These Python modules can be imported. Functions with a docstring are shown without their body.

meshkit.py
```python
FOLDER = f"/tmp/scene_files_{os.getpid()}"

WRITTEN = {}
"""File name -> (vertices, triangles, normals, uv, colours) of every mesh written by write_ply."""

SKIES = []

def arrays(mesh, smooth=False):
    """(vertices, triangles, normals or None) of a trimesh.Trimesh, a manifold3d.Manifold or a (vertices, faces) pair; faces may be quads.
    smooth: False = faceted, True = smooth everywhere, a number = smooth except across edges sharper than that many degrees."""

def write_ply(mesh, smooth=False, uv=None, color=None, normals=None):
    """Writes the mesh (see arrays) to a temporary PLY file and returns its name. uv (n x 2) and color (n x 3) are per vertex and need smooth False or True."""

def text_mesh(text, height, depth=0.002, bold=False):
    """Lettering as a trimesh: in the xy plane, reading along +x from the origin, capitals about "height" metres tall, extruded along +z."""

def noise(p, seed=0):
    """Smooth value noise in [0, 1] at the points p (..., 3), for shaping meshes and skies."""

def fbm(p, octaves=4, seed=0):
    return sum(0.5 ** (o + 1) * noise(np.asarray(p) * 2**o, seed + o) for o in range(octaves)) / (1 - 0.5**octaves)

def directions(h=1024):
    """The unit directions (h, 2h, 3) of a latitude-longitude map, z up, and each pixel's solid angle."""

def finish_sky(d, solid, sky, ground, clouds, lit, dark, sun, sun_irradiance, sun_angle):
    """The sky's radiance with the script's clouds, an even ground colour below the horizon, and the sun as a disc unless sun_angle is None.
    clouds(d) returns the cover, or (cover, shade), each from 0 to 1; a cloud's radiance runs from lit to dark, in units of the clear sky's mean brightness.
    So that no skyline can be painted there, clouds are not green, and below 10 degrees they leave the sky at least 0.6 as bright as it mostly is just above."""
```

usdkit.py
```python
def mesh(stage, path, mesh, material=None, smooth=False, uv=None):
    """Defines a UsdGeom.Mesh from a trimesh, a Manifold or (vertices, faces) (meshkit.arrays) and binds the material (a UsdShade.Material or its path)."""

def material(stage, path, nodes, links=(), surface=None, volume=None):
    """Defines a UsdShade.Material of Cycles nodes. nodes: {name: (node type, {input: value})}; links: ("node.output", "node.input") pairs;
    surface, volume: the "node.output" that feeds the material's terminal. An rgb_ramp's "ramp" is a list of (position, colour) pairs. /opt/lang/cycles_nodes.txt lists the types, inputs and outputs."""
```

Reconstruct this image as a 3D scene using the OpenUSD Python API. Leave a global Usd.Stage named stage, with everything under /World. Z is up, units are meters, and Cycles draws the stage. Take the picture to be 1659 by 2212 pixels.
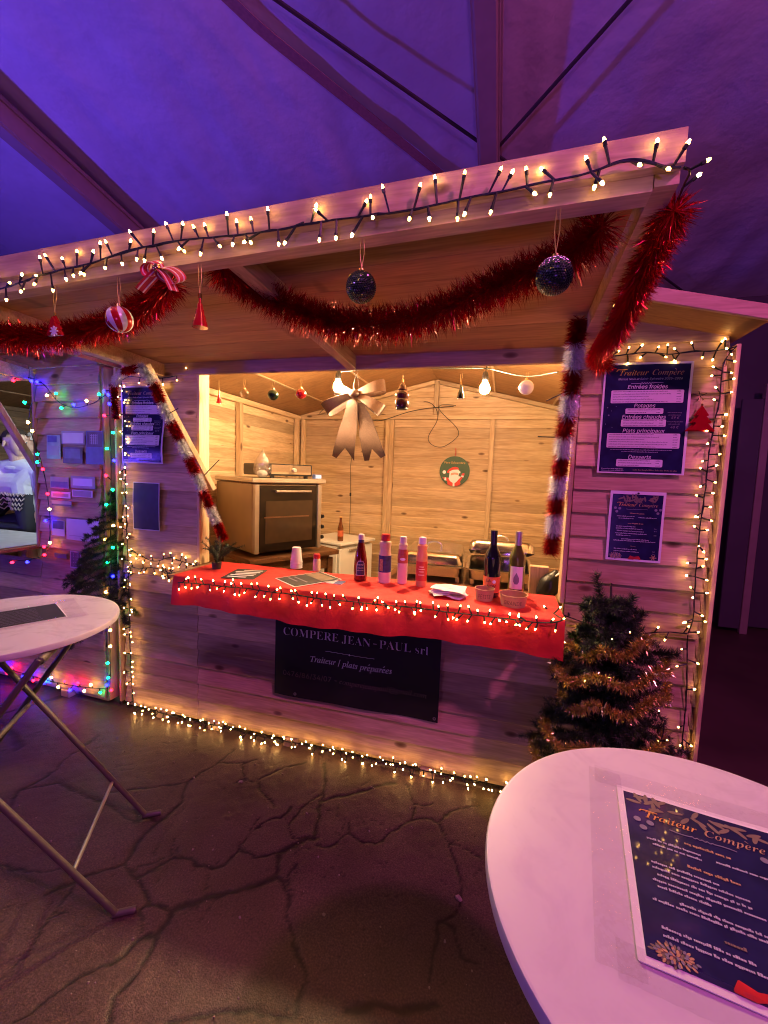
import math, glob, random
import numpy as np, trimesh, usdkit, meshkit
import manifold3d as m3
from shapely import affinity
from shapely.geometry import Polygon, box as sbox, LineString, Point
from shapely.ops import unary_union
from pxr import Usd, UsdGeom, UsdLux, UsdShade, Sdf, Gf, Vt

rng = np.random.default_rng(7)
PI = math.pi
stage = Usd.Stage.CreateInMemory()
UsdGeom.SetStageUpAxis(stage, 'Z'); UsdGeom.SetStageMetersPerUnit(stage, 1.0)
WORLD = UsdGeom.Xform.Define(stage, '/World')
UsdGeom.Scope.Define(stage, '/World/Looks')
V = lambda *a: np.array(a, float)

# ------------------------------------------------------------------ camera (hut frame: x along the stall front, y into it, z up)
CAM = V(2.223, -2.1066, 1.5483); YAW, PITCH, ROLL, FPX = .2667, -.0888, .0363, 922.63
EXPOSURE = 0.0
_f = V(-math.sin(YAW) * math.cos(PITCH), math.cos(YAW) * math.cos(PITCH), math.sin(PITCH))
_r0 = V(math.cos(YAW), math.sin(YAW), 0); _u0 = np.cross(_r0, _f)
_r = _r0 * math.cos(ROLL) + _u0 * math.sin(ROLL); _u = -_r0 * math.sin(ROLL) + _u0 * math.cos(ROLL)
cam = UsdGeom.Camera.Define(stage, '/World/camera')
mt = np.eye(4); mt[0, :3], mt[1, :3], mt[2, :3], mt[3, :3] = _r, _u, -_f, CAM
cam.AddTransformOp().Set(Gf.Matrix4d(mt.tolist()))
cam.CreateHorizontalApertureAttr(36.0); cam.CreateVerticalApertureAttr(48.0)
cam.CreateFocalLengthAttr(36.0 * FPX / 1659); cam.CreateClippingRangeAttr(Gf.Vec2f(.02, 500))
cam.CreateExposureAttr(EXPOSURE)

# ------------------------------------------------------------------ night sky and a trace of moonlight outside the marquee
SKY_M = usdkit.material(stage, '/World/Looks/night_sky', {'s': ('sky_texture', {'sky_type': 'single_scattering', 'sun_disc': False, 'sun_elevation': .05, 'sun_rotation': 2.6}),
    'b': ('background_shader', {'strength': .0006})}, [('s.color', 'b.color')], surface='b.background')
sky = UsdLux.DomeLight.Define(stage, '/World/sky')
UsdShade.MaterialBindingAPI.Apply(sky.GetPrim()).Bind(SKY_M)
sky.GetPrim().SetCustomDataByKey('kind', 'structure')
moon = UsdLux.DistantLight.Define(stage, '/World/moonlight')
moon.CreateNormalizeAttr(True); moon.CreateIntensityAttr(.002); moon.CreateAngleAttr(.5); moon.CreateColorAttr(Gf.Vec3f(1, .95, .88))
moon.AddRotateXYZOp().Set(Gf.Vec3f(40, 0, 150))

# strengths of the lamps the place has (radiance of their faces) and their colours
PINK = (1.0, .15, .66);  PINK_W = 800.
BLUE = (.13, .05, 1.0);  BLUE_W = 1050.
LILAC = (.62, .28, 1.0); LILAC_W = 205.
VIOLET = (.42, .10, 1.0); VIOLET_W = 215.
PENDANT_W = 2600.; FAIRY_W = 31.; COLOUR_W = 60.

def at(u, v, ax, val):
    """The point of the plane (x|y|z = val) that the photograph shows at pixel (u, v) of its 1659 x 2212 copy."""
    d = _f + _r * (u - 829.5) / FPX - _u * (v - 1106) / FPX
    return CAM + d * (val - CAM[ax]) / d[ax]
def hit(u, v, p0, n):
    d = _f + _r * (u - 829.5) / FPX - _u * (v - 1106) / FPX
    return CAM + d * ((p0 - CAM) @ n) / (d @ n)

# ------------------------------------------------------------------ prims
_taken = {}
def numbered(parent, name):
    k = _taken.get((parent, name), 0); _taken[(parent, name)] = k + 1
    return f'{parent}/{name}' + (f'_{k:03d}' if k else '')
def tag(o, label=None, cat=None, group=None, kind=None):
    p = o.GetPrim() if hasattr(o, 'GetPrim') else o
    for k, v in (('label', label), ('category', cat), ('group', group), ('kind', kind)):
        if v: p.SetCustomDataByKey(k, v)
    return o
def thing(name, label, cat, loc=(0, 0, 0), group=None, mat4=None):
    x = UsdGeom.Xform.Define(stage, numbered('/World', name))
    if mat4 is not None: x.AddTransformOp().Set(Gf.Matrix4d(np.asarray(mat4).T.tolist()))
    elif tuple(loc) != (0, 0, 0): x.AddTranslateOp().Set(Gf.Vec3d(*map(float, loc)))
    x._loc = np.asarray(loc, float)
    tag(x, label, cat, group)
    return x
def obj(name, mesh, mat, parent=None, smooth=False, label=None, kind=None, world=True, cat=None, group=None, attr=None):
    """One Mesh prim under parent (or /World). Meshes are given in world coordinates; a thing's own place is taken off."""
    up = str(parent.GetPrim().GetPath()) if parent is not None else '/World'
    path = numbered(up, name)
    if world and parent is not None:
        root = parent
        off = getattr(root, '_loc', None)
        if off is not None and np.any(off):
            if isinstance(mesh, (tuple, list)): mesh = (np.asarray(mesh[0]) - off, mesh[1])
            else: mesh = mesh.copy(); mesh.apply_translation(-off)
    o = usdkit.mesh(stage, path, mesh, M[mat] if isinstance(mat, str) else mat, smooth=smooth)
    o._loc = getattr(parent, '_loc', None) if parent is not None else None
    if attr is not None:
        UsdGeom.PrimvarsAPI(o).CreatePrimvar(attr[0], Sdf.ValueTypeNames.FloatArray, 'vertex').Set(Vt.FloatArray.FromNumpy(np.asarray(attr[1], np.float32)))
    if label or kind or cat or group: tag(o, label, cat, group, kind)
    return o
def copy_thing(src, name, label, cat, mat4, group=None):
    x = UsdGeom.Xform.Define(stage, numbered('/World', name))
    x.GetPrim().GetReferences().AddInternalReference(src.GetPrim().GetPath())
    x.ClearXformOpOrder()
    x.AddTransformOp(opSuffix='place').Set(Gf.Matrix4d(np.asarray(mat4).T.tolist()))
    x.GetPrim().SetInstanceable(True)
    tag(x, label, cat, group); x._loc = V(0, 0, 0)
    return x

# ------------------------------------------------------------------ shapes
cat = lambda ms: trimesh.util.concatenate([m for m in ms if m is not None])
def bx(lo, hi):
    lo, hi = np.minimum(lo, hi), np.maximum(lo, hi)
    m = trimesh.creation.box(hi - lo); m.apply_translation((lo + hi) / 2); return m
def cbx(lo, hi, c=.003):
    """A box with chamfered edges."""
    lo, hi = np.minimum(lo, hi).astype(float), np.maximum(lo, hi).astype(float)
    c = min(c, *(.45 * (hi - lo)))
    pts = []
    for k in range(3):
        a, b = lo + c, hi - c
        a[k], b[k] = lo[k], hi[k]
        pts += [[(a, b)[i][0], (a, b)[j][1], (a, b)[l][2]] for i in (0, 1) for j in (0, 1) for l in (0, 1)]
    return trimesh.convex.convex_hull(np.array(pts))
def obox(c, ex, ey, ez, s, ch=.002):
    """A box of size s centred on c with axes ex, ey, ez."""
    m = cbx(-np.array(s) / 2., np.array(s) / 2., ch)
    T = np.eye(4); T[:3, 0], T[:3, 1], T[:3, 2], T[:3, 3] = ex, ey, ez, c
    m.apply_transform(T); return m
unit = lambda v: np.asarray(v, float) / max(np.linalg.norm(v), 1e-12)
def beam(a, b, w, h, side=(1, 0, 0), ch=.002):
    a, b = np.asarray(a, float), np.asarray(b, float); ez = unit(b - a)
    ex = unit(np.asarray(side) - ez * (np.asarray(side) @ ez)); ey = np.cross(ez, ex)
    return obox((a + b) / 2, ex, ey, ez, (w, h, np.linalg.norm(b - a)), ch)
def frames(P):
    P = np.asarray(P, float); t = np.gradient(P, axis=0); t /= np.maximum(np.linalg.norm(t, axis=1, keepdims=True), 1e-9)
    n = np.zeros_like(P); ref = V(0, 0, 1) if abs(t[0, 2]) < .9 else V(1, 0, 0)
    n[0] = unit(ref - t[0] * (ref @ t[0]))
    for i in range(1, len(P)): n[i] = unit(n[i - 1] - t[i] * (n[i - 1] @ t[i]))
    return t, n, np.cross(t, n)
def tube(P, r, n=6, cap=True):
    P = np.asarray(P, float); r = np.broadcast_to(r, len(P)); t, a, b = frames(P)
    th = np.arange(n) * 2 * PI / n
    v = (P[:, None] + r[:, None, None] * (a[:, None] * np.cos(th)[:, None] + b[:, None] * np.sin(th)[:, None])).reshape(-1, 3)
    f = []
    for i in range(len(P) - 1):
        for j in range(n):
            p, q, s, w = i * n + j, i * n + (j + 1) % n, (i + 1) * n + (j + 1) % n, (i + 1) * n + j
            f += [[p, q, s], [p, s, w]]
    if cap:
        k = len(v); v = np.vstack([v, P[:1], P[-1:]])
        f += [[k, (j + 1) % n, j] for j in range(n)] + [[k + 1, (len(P) - 1) * n + j, (len(P) - 1) * n + (j + 1) % n] for j in range(n)]
    return trimesh.Trimesh(v, f, process=False)
def lathe(prof, n=24, at_=(0, 0, 0)):
    m = trimesh.creation.revolve(np.array(prof, float), sections=n); m.apply_translation(at_); return m
def resample(P, step):
    P = np.asarray(P, float); d = np.r_[0, np.cumsum(np.linalg.norm(np.diff(P, axis=0), axis=1))]
    s = np.linspace(0, d[-1], max(2, int(round(d[-1] / step)) + 1))
    return np.stack([np.interp(s, d, P[:, k]) for k in range(3)], 1)
def smooth_path(P, step=.02):
    P = np.asarray(P, float)
    if len(P) < 3: return resample(P, step)
    from scipy.interpolate import CubicSpline
    d = np.r_[0, np.cumsum(np.linalg.norm(np.diff(P, axis=0), axis=1))]
    s = np.linspace(0, d[-1], max(3, int(d[-1] / step)))
    return CubicSpline(d, P)(s)
def strip(P, side, w, th=.0015):
    """A ribbon along P, width w across the directions side (one or one per point), with a little thickness."""
    P = np.asarray(P, float); S = np.broadcast_to(np.asarray(side, float), P.shape); w = np.broadcast_to(w, len(P))
    t = np.gradient(P, axis=0); nn = np.cross(t, S); nn /= np.maximum(np.linalg.norm(nn, axis=1, keepdims=True), 1e-9)
    ring = np.stack([P + S * w[:, None] / 2 + nn * th / 2, P - S * w[:, None] / 2 + nn * th / 2, P - S * w[:, None] / 2 - nn * th / 2, P + S * w[:, None] / 2 - nn * th / 2], 1)
    v = ring.reshape(-1, 3); f = []
    for i in range(len(P) - 1):
        for j in range(4):
            a, b = i * 4 + j, i * 4 + (j + 1) % 4
            f += [[a, b, b + 4], [a, b + 4, a + 4]]
    k = (len(P) - 1) * 4
    f += [[0, 2, 1], [0, 3, 2], [k, k + 1, k + 2], [k, k + 2, k + 3]]
    m = trimesh.Trimesh(v, f, process=False); return m
def prism(poly, depth):
    gs = getattr(poly, 'geoms', [poly])
    return cat([trimesh.creation.extrude_polygon(g, depth, engine='earcut') for g in gs if g.area > 1e-9])
def frame4(o, ex, ey):
    ex = unit(ex); ey = unit(np.asarray(ey) - ex * (np.asarray(ey) @ ex)); T = np.eye(4)
    T[:3, 0], T[:3, 1], T[:3, 2], T[:3, 3] = ex, ey, np.cross(ex, ey), o
    return T
def put(m, T): m = m.copy(); m.apply_transform(T); return m
def rounded(w, h, r): return sbox(r, r, w - r, h - r).buffer(r, 4)

# lettering: fonts of the renderer's own font folder
from PIL import Image, ImageDraw, ImageFont
_FD = glob.glob('/opt/blender-*/*/datafiles/fonts/Inter.woff2')[0].rsplit('/', 1)[0]
_fonts = {}
def font(n):
    if n not in _fonts: _fonts[n] = ImageFont.truetype(f'{_FD}/{n}.woff2', 96)
    return _fonts[n]
STYLES = {'serif': (0x1D400, 0x1D41A), 'italic': (0x1D434, 0x1D44E), 'bolditalic': (0x1D468, 0x1D482), 'script': (0x1D4D0, 0x1D4EA)}
def text_poly(text, height, style='sans', shear=0., grow=0.):
    """Lettering as a shapely shape from the origin along +x; capitals about height tall."""
    x, parts, s = 0., [], height / 70.
    for ch in text:
        base = {'é': 'e', 'è': 'e', 'ë': 'e'}.get(ch, ch)
        if style in STYLES and base.isascii() and base.isalpha():
            U, L = STYLES[style]
            g, ft = (chr(0x210E) if (style == 'italic' and base == 'h') else chr((U + ord(base) - 65) if base.isupper() else (L + ord(base) - 97))), font('NotoSansMath-Regular')
        else: g, ft = base, font('Inter')
        adv = ft.getlength(g)
        if ch != ' ':
            im = Image.new('L', (190, 190)); ImageDraw.Draw(im).text((40, 120), g, 255, ft, anchor='ls')
            on = np.pad(np.asarray(im) > 127, ((0, 0), (1, 1))).astype(np.int8)
            rows, st = np.nonzero(np.diff(on, axis=1) == 1); en = np.nonzero(np.diff(on, axis=1) == -1)[1]
            if len(rows):
                shp = unary_union([sbox(a - 40 + x, 119 - r, b - 40 + x, 120 - r) for r, a, b in zip(rows, st, en)]).buffer(.6).buffer(-.6).simplify(.8)
                parts.append(shp)
                cx = x + adv * .5
                acc = {'é': [(-4, 62), (10, 76)], 'è': [(-10, 76), (4, 62)]}.get(ch)
                if acc: parts.append(LineString([(cx + a, b) for a, b in acc]).buffer(3.5, 2))
                if ch == 'ë': parts += [Point(cx - 11, 68).buffer(4.5, 2), Point(cx + 11, 68).buffer(4.5, 2)]
        x += adv
    shp = unary_union(parts)
    if grow: shp = shp.buffer(grow, 2)
    shp = affinity.affine_transform(shp, [s, s * shear, 0, s, 0, 0])
    return shp
def centred(shp, cx, y):
    a, _, b, _ = shp.bounds
    return affinity.translate(shp, cx - (a + b) / 2, y)
def fit_width(shp, w):
    a, _, b, _ = shp.bounds; k = w / (b - a)
    return affinity.scale(affinity.translate(shp, -a, 0), k, k, origin=(0, 0))
def word_lines(x0, y, w, h, seed):
    """One line of print too small to read: words of little upright strokes."""
    r = np.random.default_rng(seed); out, x = [], x0
    while x < x0 + w - h:
        for _ in range(int(r.integers(2, 10))):
            l = r.uniform(.34, .62) * h
            if x + l > x0 + w: break
            k = r.random(); out.append(sbox(x, y - (.22 * h if k > .9 else 0), x + l, y + h * (.98 if k < .25 else .62))); x += l + .13 * h
        x += .42 * h
    return out

# ------------------------------------------------------------------ materials
M = {}
def pm(name, color, rough=.5, metal=0., var=.12, scale=25., bump=0., bscale=None, bdist=.002, trans=0., alpha=None, coat=0., dirt=None, spec=.5, rvar=0.):
    a = np.array(color, float); lo, hi = np.clip(a * (1 - var), 0, 1), np.clip(a * (1 + var), 0, 1)
    n = {'g': ('geometry', {}), 'n': ('noise_texture', {'scale': scale, 'detail': 4.}), 'r': ('rgb_ramp', {'ramp': [(.25, tuple(lo)), (.75, tuple(hi))]}),
         'p': ('principled_bsdf', {'roughness': rough, 'metallic': metal, 'transmission_weight': trans, 'coat_weight': coat, 'specular_ior_level': spec})}
    l = [('g.position', 'n.vector'), ('n.fac', 'r.fac'), ('r.color', 'p.base_color')]
    if dirt:
        n['n2'] = ('noise_texture', {'scale': dirt[1], 'detail': 5.}); n['r2'] = ('rgb_ramp', {'ramp': [(dirt[2], (0, 0, 0)), (dirt[2] + .15, (1, 1, 1))]})
        n['mx'] = ('mix_color', {'b': tuple(dirt[0])})
        l = [('g.position', 'n.vector'), ('n.fac', 'r.fac'), ('g.position', 'n2.vector'), ('n2.fac', 'r2.fac'), ('r2.color', 'mx.fac'), ('r.color', 'mx.a'), ('mx.result', 'p.base_color')]
    if bump:
        n['nb'] = ('noise_texture', {'scale': bscale or scale * 4, 'detail': 5.}); n['b'] = ('bump', {'strength': bump, 'distance': bdist})
        l += [('g.position', 'nb.vector'), ('nb.fac', 'b.height'), ('b.normal', 'p.normal')]
    if rvar:
        n['rn'] = ('noise_texture', {'scale': 9., 'detail': 7., 'roughness': .7, 'distortion': 1.2}); n['rm'] = ('map_range', {'from_min': .3, 'from_max': .7, 'to_min': rough - rvar, 'to_max': rough + rvar})
        l += [('g.position', 'rn.vector'), ('rn.fac', 'rm.value'), ('rm.result', 'p.roughness')]
    M[name] = usdkit.material(stage, f'/World/Looks/{name}', n, l, surface='p.BSDF')
def em(name, color, w):
    M[name] = usdkit.material(stage, f'/World/Looks/{name}', {'e': ('emission', {'color': tuple(color), 'strength': float(w)})}, surface='e.emission')
def wood(name, axis, light, dark, rough=.62, knots=True):
    sc = {'x': (1.1, 14, 14), 'y': (14, 1.1, 14), 'z': (14, 14, 1.1)}[axis]
    kc = {'x': (3.6, 0., 8.5), 'y': (0., 3.6, 8.5), 'z': (7.5, 7.5, 3.2)}[axis]
    L, D = np.array(light), np.array(dark)
    n = {'g': ('geometry', {}), 'o': ('object_info', {}), 'm1': ('vector_math', {'math_type': 'multiply', 'vector2': (13.7, 7.3, 23.9)}), 'c': ('combine_xyz', {}),
         'a': ('vector_math', {'math_type': 'add'}), 'mp': ('mapping', {'scale': sc}), 'n': ('noise_texture', {'scale': 1.6, 'detail': 6., 'roughness': .6, 'distortion': .8}),
         'r': ('rgb_ramp', {'ramp': [(.28, tuple(D)), (.45, tuple(.6 * L + .4 * D)), (.62, tuple(L)), (.8, tuple(.8 * L + .2 * D))]}),
         'f': ('noise_texture', {'scale': 9., 'detail': 4.}), 'fr': ('rgb_ramp', {'ramp': [(.3, (.8, .78, .75)), (.7, (1.08, 1.08, 1.08))]}),
         'mf': ('mix_color', {'blend_type': 'multiply', 'fac': 1.}),
         'tr': ('map_range', {'from_min': 0., 'from_max': 1., 'to_min': .66, 'to_max': 1.14}), 'tc': ('combine_color', {}), 'mt': ('mix_color', {'blend_type': 'multiply', 'fac': 1.}),
         'b': ('bump', {'strength': .35, 'distance': .002}), 'p': ('principled_bsdf', {'roughness': rough, 'specular_ior_level': .35})}
    l = [('o.random', 'c.x'), ('o.random', 'c.y'), ('o.random', 'c.z'), ('c.vector', 'm1.vector1'), ('g.position', 'a.vector1'), ('m1.vector', 'a.vector2'),
         ('a.vector', 'mp.vector'), ('mp.vector', 'n.vector'), ('n.fac', 'r.fac'), ('mp.vector', 'f.vector'), ('f.fac', 'fr.fac'), ('r.color', 'mf.a'), ('fr.color', 'mf.b'),
         ('o.random', 'tr.value'), ('tr.result', 'tc.r'), ('tr.result', 'tc.g'), ('tr.result', 'tc.b'), ('mf.result', 'mt.a'), ('tc.color', 'mt.b'), ('f.fac', 'b.height'), ('b.normal', 'p.normal')]
    last = 'mt.result'
    if knots:
        n['kp'] = ('mapping', {'scale': kc}); n['v'] = ('voronoi_texture', {'feature': 'f1', 'scale': 1., 'randomness': 1.})
        n['kr'] = ('rgb_ramp', {'ramp': [(0., (1, 1, 1)), (.07, (.8, .8, .8)), (.105, (.55, .55, .55)), (.14, (0, 0, 0))]}); n['mk'] = ('mix_color', {'b': (.085, .034, .014)})
        l += [('a.vector', 'kp.vector'), ('kp.vector', 'v.vector'), ('v.distance', 'kr.fac'), ('kr.color', 'mk.fac'), (last, 'mk.a')]
        last = 'mk.result'
    l.append((last, 'p.base_color'))
    M[name] = usdkit.material(stage, f'/World/Looks/{name}', n, l, surface='p.BSDF')

PINE_L, PINE_D = (.68, .50, .315), (.44, .28, .145)
for ax in 'xyz': wood('pine_' + ax, ax, PINE_L, PINE_D)
wood('plywood', 'x', (.46, .25, .11), (.33, .165, .068), .6, knots=True)
wood('brown_table_wood', 'x', (.20, .09, .04), (.11, .045, .02), .45, knots=False)
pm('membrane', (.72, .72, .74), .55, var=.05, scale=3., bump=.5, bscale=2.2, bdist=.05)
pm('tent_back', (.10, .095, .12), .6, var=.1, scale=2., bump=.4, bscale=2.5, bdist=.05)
pm('aluminium', (.46, .38, .33), .5, metal=.15, var=.08, scale=9)
pm('wire_rope', (.06, .055, .06), .5, metal=.4)
pm('webbing', (.46, .23, .17), .8, var=.15, scale=60)
pm('table_white', (.57, .525, .575), .34, var=.035, scale=5, bump=.12, bscale=260., bdist=.0005, rvar=.14, dirt=((.47, .42, .46), 34., .70))
pm('leg_steel', (.16, .14, .13), .45, metal=.5, var=.1)
pm('bright_steel', (.62, .60, .58), .28, metal=.9, var=.06)
pm('stainless', (.66, .64, .60), .19, metal=1., var=.06, scale=14, bump=.06, bscale=60)
pm('red_cloth', (.60, .020, .016), .72, var=.16, scale=11, bump=.6, bscale=26., bdist=.006)
pm('banner_black', (.008, .008, .009), .5, var=.2, scale=9, bump=.3, bscale=6., bdist=.01)
pm('print_white', (.74, .74, .76), .5, var=.03)
pm('print_dim', (.17, .125, .09), .55, var=.2)
pm('print_gold', (.62, .33, .07), .4, var=.15, scale=40)
pm('print_navy', (.014, .016, .065), .22, var=.35, scale=22, coat=.6)
pm('print_grey', (.20, .19, .24), .4, var=.2)
pm('print_line', (.42, .42, .50), .4, var=.1)
pm('print_faint', (.16, .15, .20), .4, var=.2)
pm('print_tan', (.42, .27, .13), .4, var=.4, scale=90)
pm('print_red', (.45, .02, .02), .35, var=.3, scale=40)
pm('slate_black', (.022, .022, .026), .55, var=.3, scale=30)
pm('paper_white', (.76, .75, .76), .42, var=.03)
pm('napkin_white', (.82, .80, .79), .85, var=.03)
pm('paper_grey', (.42, .38, .44), .55, var=.1, scale=20); pm('panel_white', (.70, .68, .72), .4, var=.04)
pm('green_cord', (.010, .016, .011), .5)
pm('black_plastic', (.012, .012, .014), .35)
pm('dark_glass', (.010, .007, .005), .10); pm('oven_window', (.040, .024, .013), .14)
pm('oven_side', (.33, .25, .16), .38, metal=.45, var=.1, scale=6)
pm('oven_trim', (.52, .47, .40), .3, metal=.8, var=.06)
pm('white_enamel', (.70, .69, .66), .32, var=.04, scale=5)
pm('tinsel_red', (.50, .008, .014), .22, metal=.85, var=.45, scale=70)
pm('tinsel_white', (.80, .80, .84), .25, metal=.45, var=.15, scale=70)
pm('tinsel_gold', (.92, .72, .22), .2, metal=.85, var=.3, scale=70)
pm('needle_green', (.030, .060, .020), .6, var=.45, scale=24)
pm('fir_green', (.030, .050, .026), .6, var=.4, scale=24)
pm('bark', (.05, .034, .024), .8, var=.3)
pm('ball_dark', (.006, .016, .018), .16, metal=.5, var=.5, scale=60, coat=.6); pm('ball_maroon', (.07, .010, .012), .15, coat=1.)
pm('glitter', (.30, .27, .10), .18, metal=1., var=.6, scale=200)
pm('ball_red', (.50, .010, .018), .14, metal=.25, coat=1.)
pm('ball_white', (.74, .72, .76), .25, coat=.6)
pm('ball_green', (.012, .055, .032), .1, metal=.6, coat=1.)
pm('gold_metal', (.75, .50, .20), .2, metal=1.)
pm('gold_thread', (.55, .38, .16), .4, metal=.5)
pm('bow_silver', (.10, .064, .053), .42, metal=.55, var=.16, scale=120, bump=.2, bscale=500., bdist=.0006)
pm('ribbon_red', (.55, .03, .04), .55, var=.1)
pm('ribbon_stripe', (.75, .62, .58), .55)
pm('santa_red', (.60, .035, .022), .6, var=.06); pm('plaque_green', (.035, .085, .045), .6, var=.08); pm('skin', (.55, .30, .22), .55, var=.06)
pm('ketchup_red', (.17, .008, .006), .12, coat=1., var=.1); pm('cream_sauce', (.74, .60, .44), .3, var=.04); pm('orange_sauce', (.68, .33, .12), .3, var=.05)
pm('label_blue', (.03, .035, .14), .35, var=.5, scale=60); pm('label_red', (.52, .05, .03), .35, var=.2, scale=50); pm('label_orange', (.72, .16, .05), .35, var=.08); pm('label_brown', (.42, .10, .05), .35, var=.25, scale=60)
pm('cap_red', (.55, .02, .02), .35); pm('cap_white', (.75, .70, .72), .35); pm('capsule_black', (.015, .014, .016), .3); pm('capsule_silver', (.5, .47, .52), .3, metal=.6)
pm('wine_dark', (.008, .009, .014), .06, coat=1.); pm('wine_green', (.085, .10, .018), .07, coat=1., var=.1); pm('beer_brown', (.12, .035, .010), .1, coat=1.)
pm('kraft', (.42, .235, .12), .75, var=.1, scale=40); pm('kraft_in', (.55, .34, .20), .7, var=.06); pm('ink', (.02, .014, .012), .7)
pm('cup_white', (.76, .74, .78), .4, var=.02)
pm('blue_box', (.10, .14, .34), .4)
pm('skin_pale', (.60, .40, .31), .5, var=.08, scale=30, bump=.1); pm('hair_dark', (.035, .024, .018), .6, var=.3, scale=90); pm('hair_grey', (.46, .44, .44), .6, var=.2, scale=90)
pm('jacket_white', (.62, .68, .74), .6, var=.06, bump=.3, bscale=14., bdist=.01); pm('jacket_navy', (.022, .026, .042), .7, var=.15, bump=.3, bscale=14., bdist=.01); pm('coat_grey', (.45, .48, .50), .7, var=.12, scale=12, bump=.5, bscale=18., bdist=.01)
pm('zigzag', (.55, .50, .46), .7); pm('lips', (.42, .16, .14), .5); pm('eye_white', (.75, .74, .72), .2); pm('eye_dark', (.02, .015, .012), .15)
pm('stone_bit', (.28, .23, .19), .85, var=.3, scale=90)
pm('mirror_front', (.75, .74, .72), .05, metal=1., var=.02)
pm('lamp_housing', (.02, .02, .022), .4)
pm('foot_block', (.45, .32, .22), .7, var=.2)
em('bulb_warm', (1., .66, .33), PENDANT_W); em('fairy_warm', (1., .50, .12), FAIRY_W); em('fairy_dim', (1., .48, .11), FAIRY_W * .5); em('fairy_bright', (1., .54, .15), FAIRY_W * 1.9)
em('fairy_red', (1., .003, .010), COLOUR_W * .8); em('fairy_green', (.002, .8, .16), COLOUR_W * .6); em('fairy_blue', (.003, .003, 1.), COLOUR_W * 1.6); em('led_white', (1., .93, .78), 30.); em('bulb_cool', (.80, .95, 1.), 520.)
em('flood_pink', PINK, PINK_W); em('flood_lilac', LILAC, LILAC_W); em('flood_blue', BLUE, BLUE_W); em('flood_violet', VIOLET, VIOLET_W)
# thin clear film: mostly see-through, with sharp crumpled reflections
def film(name, strength, bdist, tint=(1, 1, 1), scale=30., stretch=(1, 1, 1)):
    M[name] = usdkit.material(stage, f'/World/Looks/{name}', {'g': ('geometry', {}), 'm': ('mapping', {'scale': stretch}), 'n': ('noise_texture', {'scale': scale, 'detail': 3.}), 'b': ('bump', {'strength': 1., 'distance': bdist}),
        't': ('transparent_bsdf', {'color': tint}), 's': ('glossy_bsdf', {'color': (.9, .9, .9), 'roughness': .12}), 'x': ('mix_closure', {'fac': strength})},
        [('g.position', 'm.vector'), ('m.vector', 'n.vector'), ('n.fac', 'b.height'), ('b.normal', 's.normal'), ('t.BSDF', 'x.closure1'), ('s.BSDF', 'x.closure2')], surface='x.closure')
film('packing_tape', .075, .0035, (.975, .965, .975), 26., (1, 1, 1)); film('clear_plastic', .34, .03, (.90, .90, .90), 30.)
M['clear_ball'] = usdkit.material(stage, '/World/Looks/clear_ball', {'t': ('transparent_bsdf', {'color': (.9, .9, .9)}), 's': ('glossy_bsdf', {'roughness': .05}), 'f': ('layer_weight', {'blend': .35}), 'x': ('mix_closure', {})},
    [('f.facing', 'x.fac'), ('t.BSDF', 'x.closure1'), ('s.BSDF', 'x.closure2')], surface='x.closure')
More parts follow.
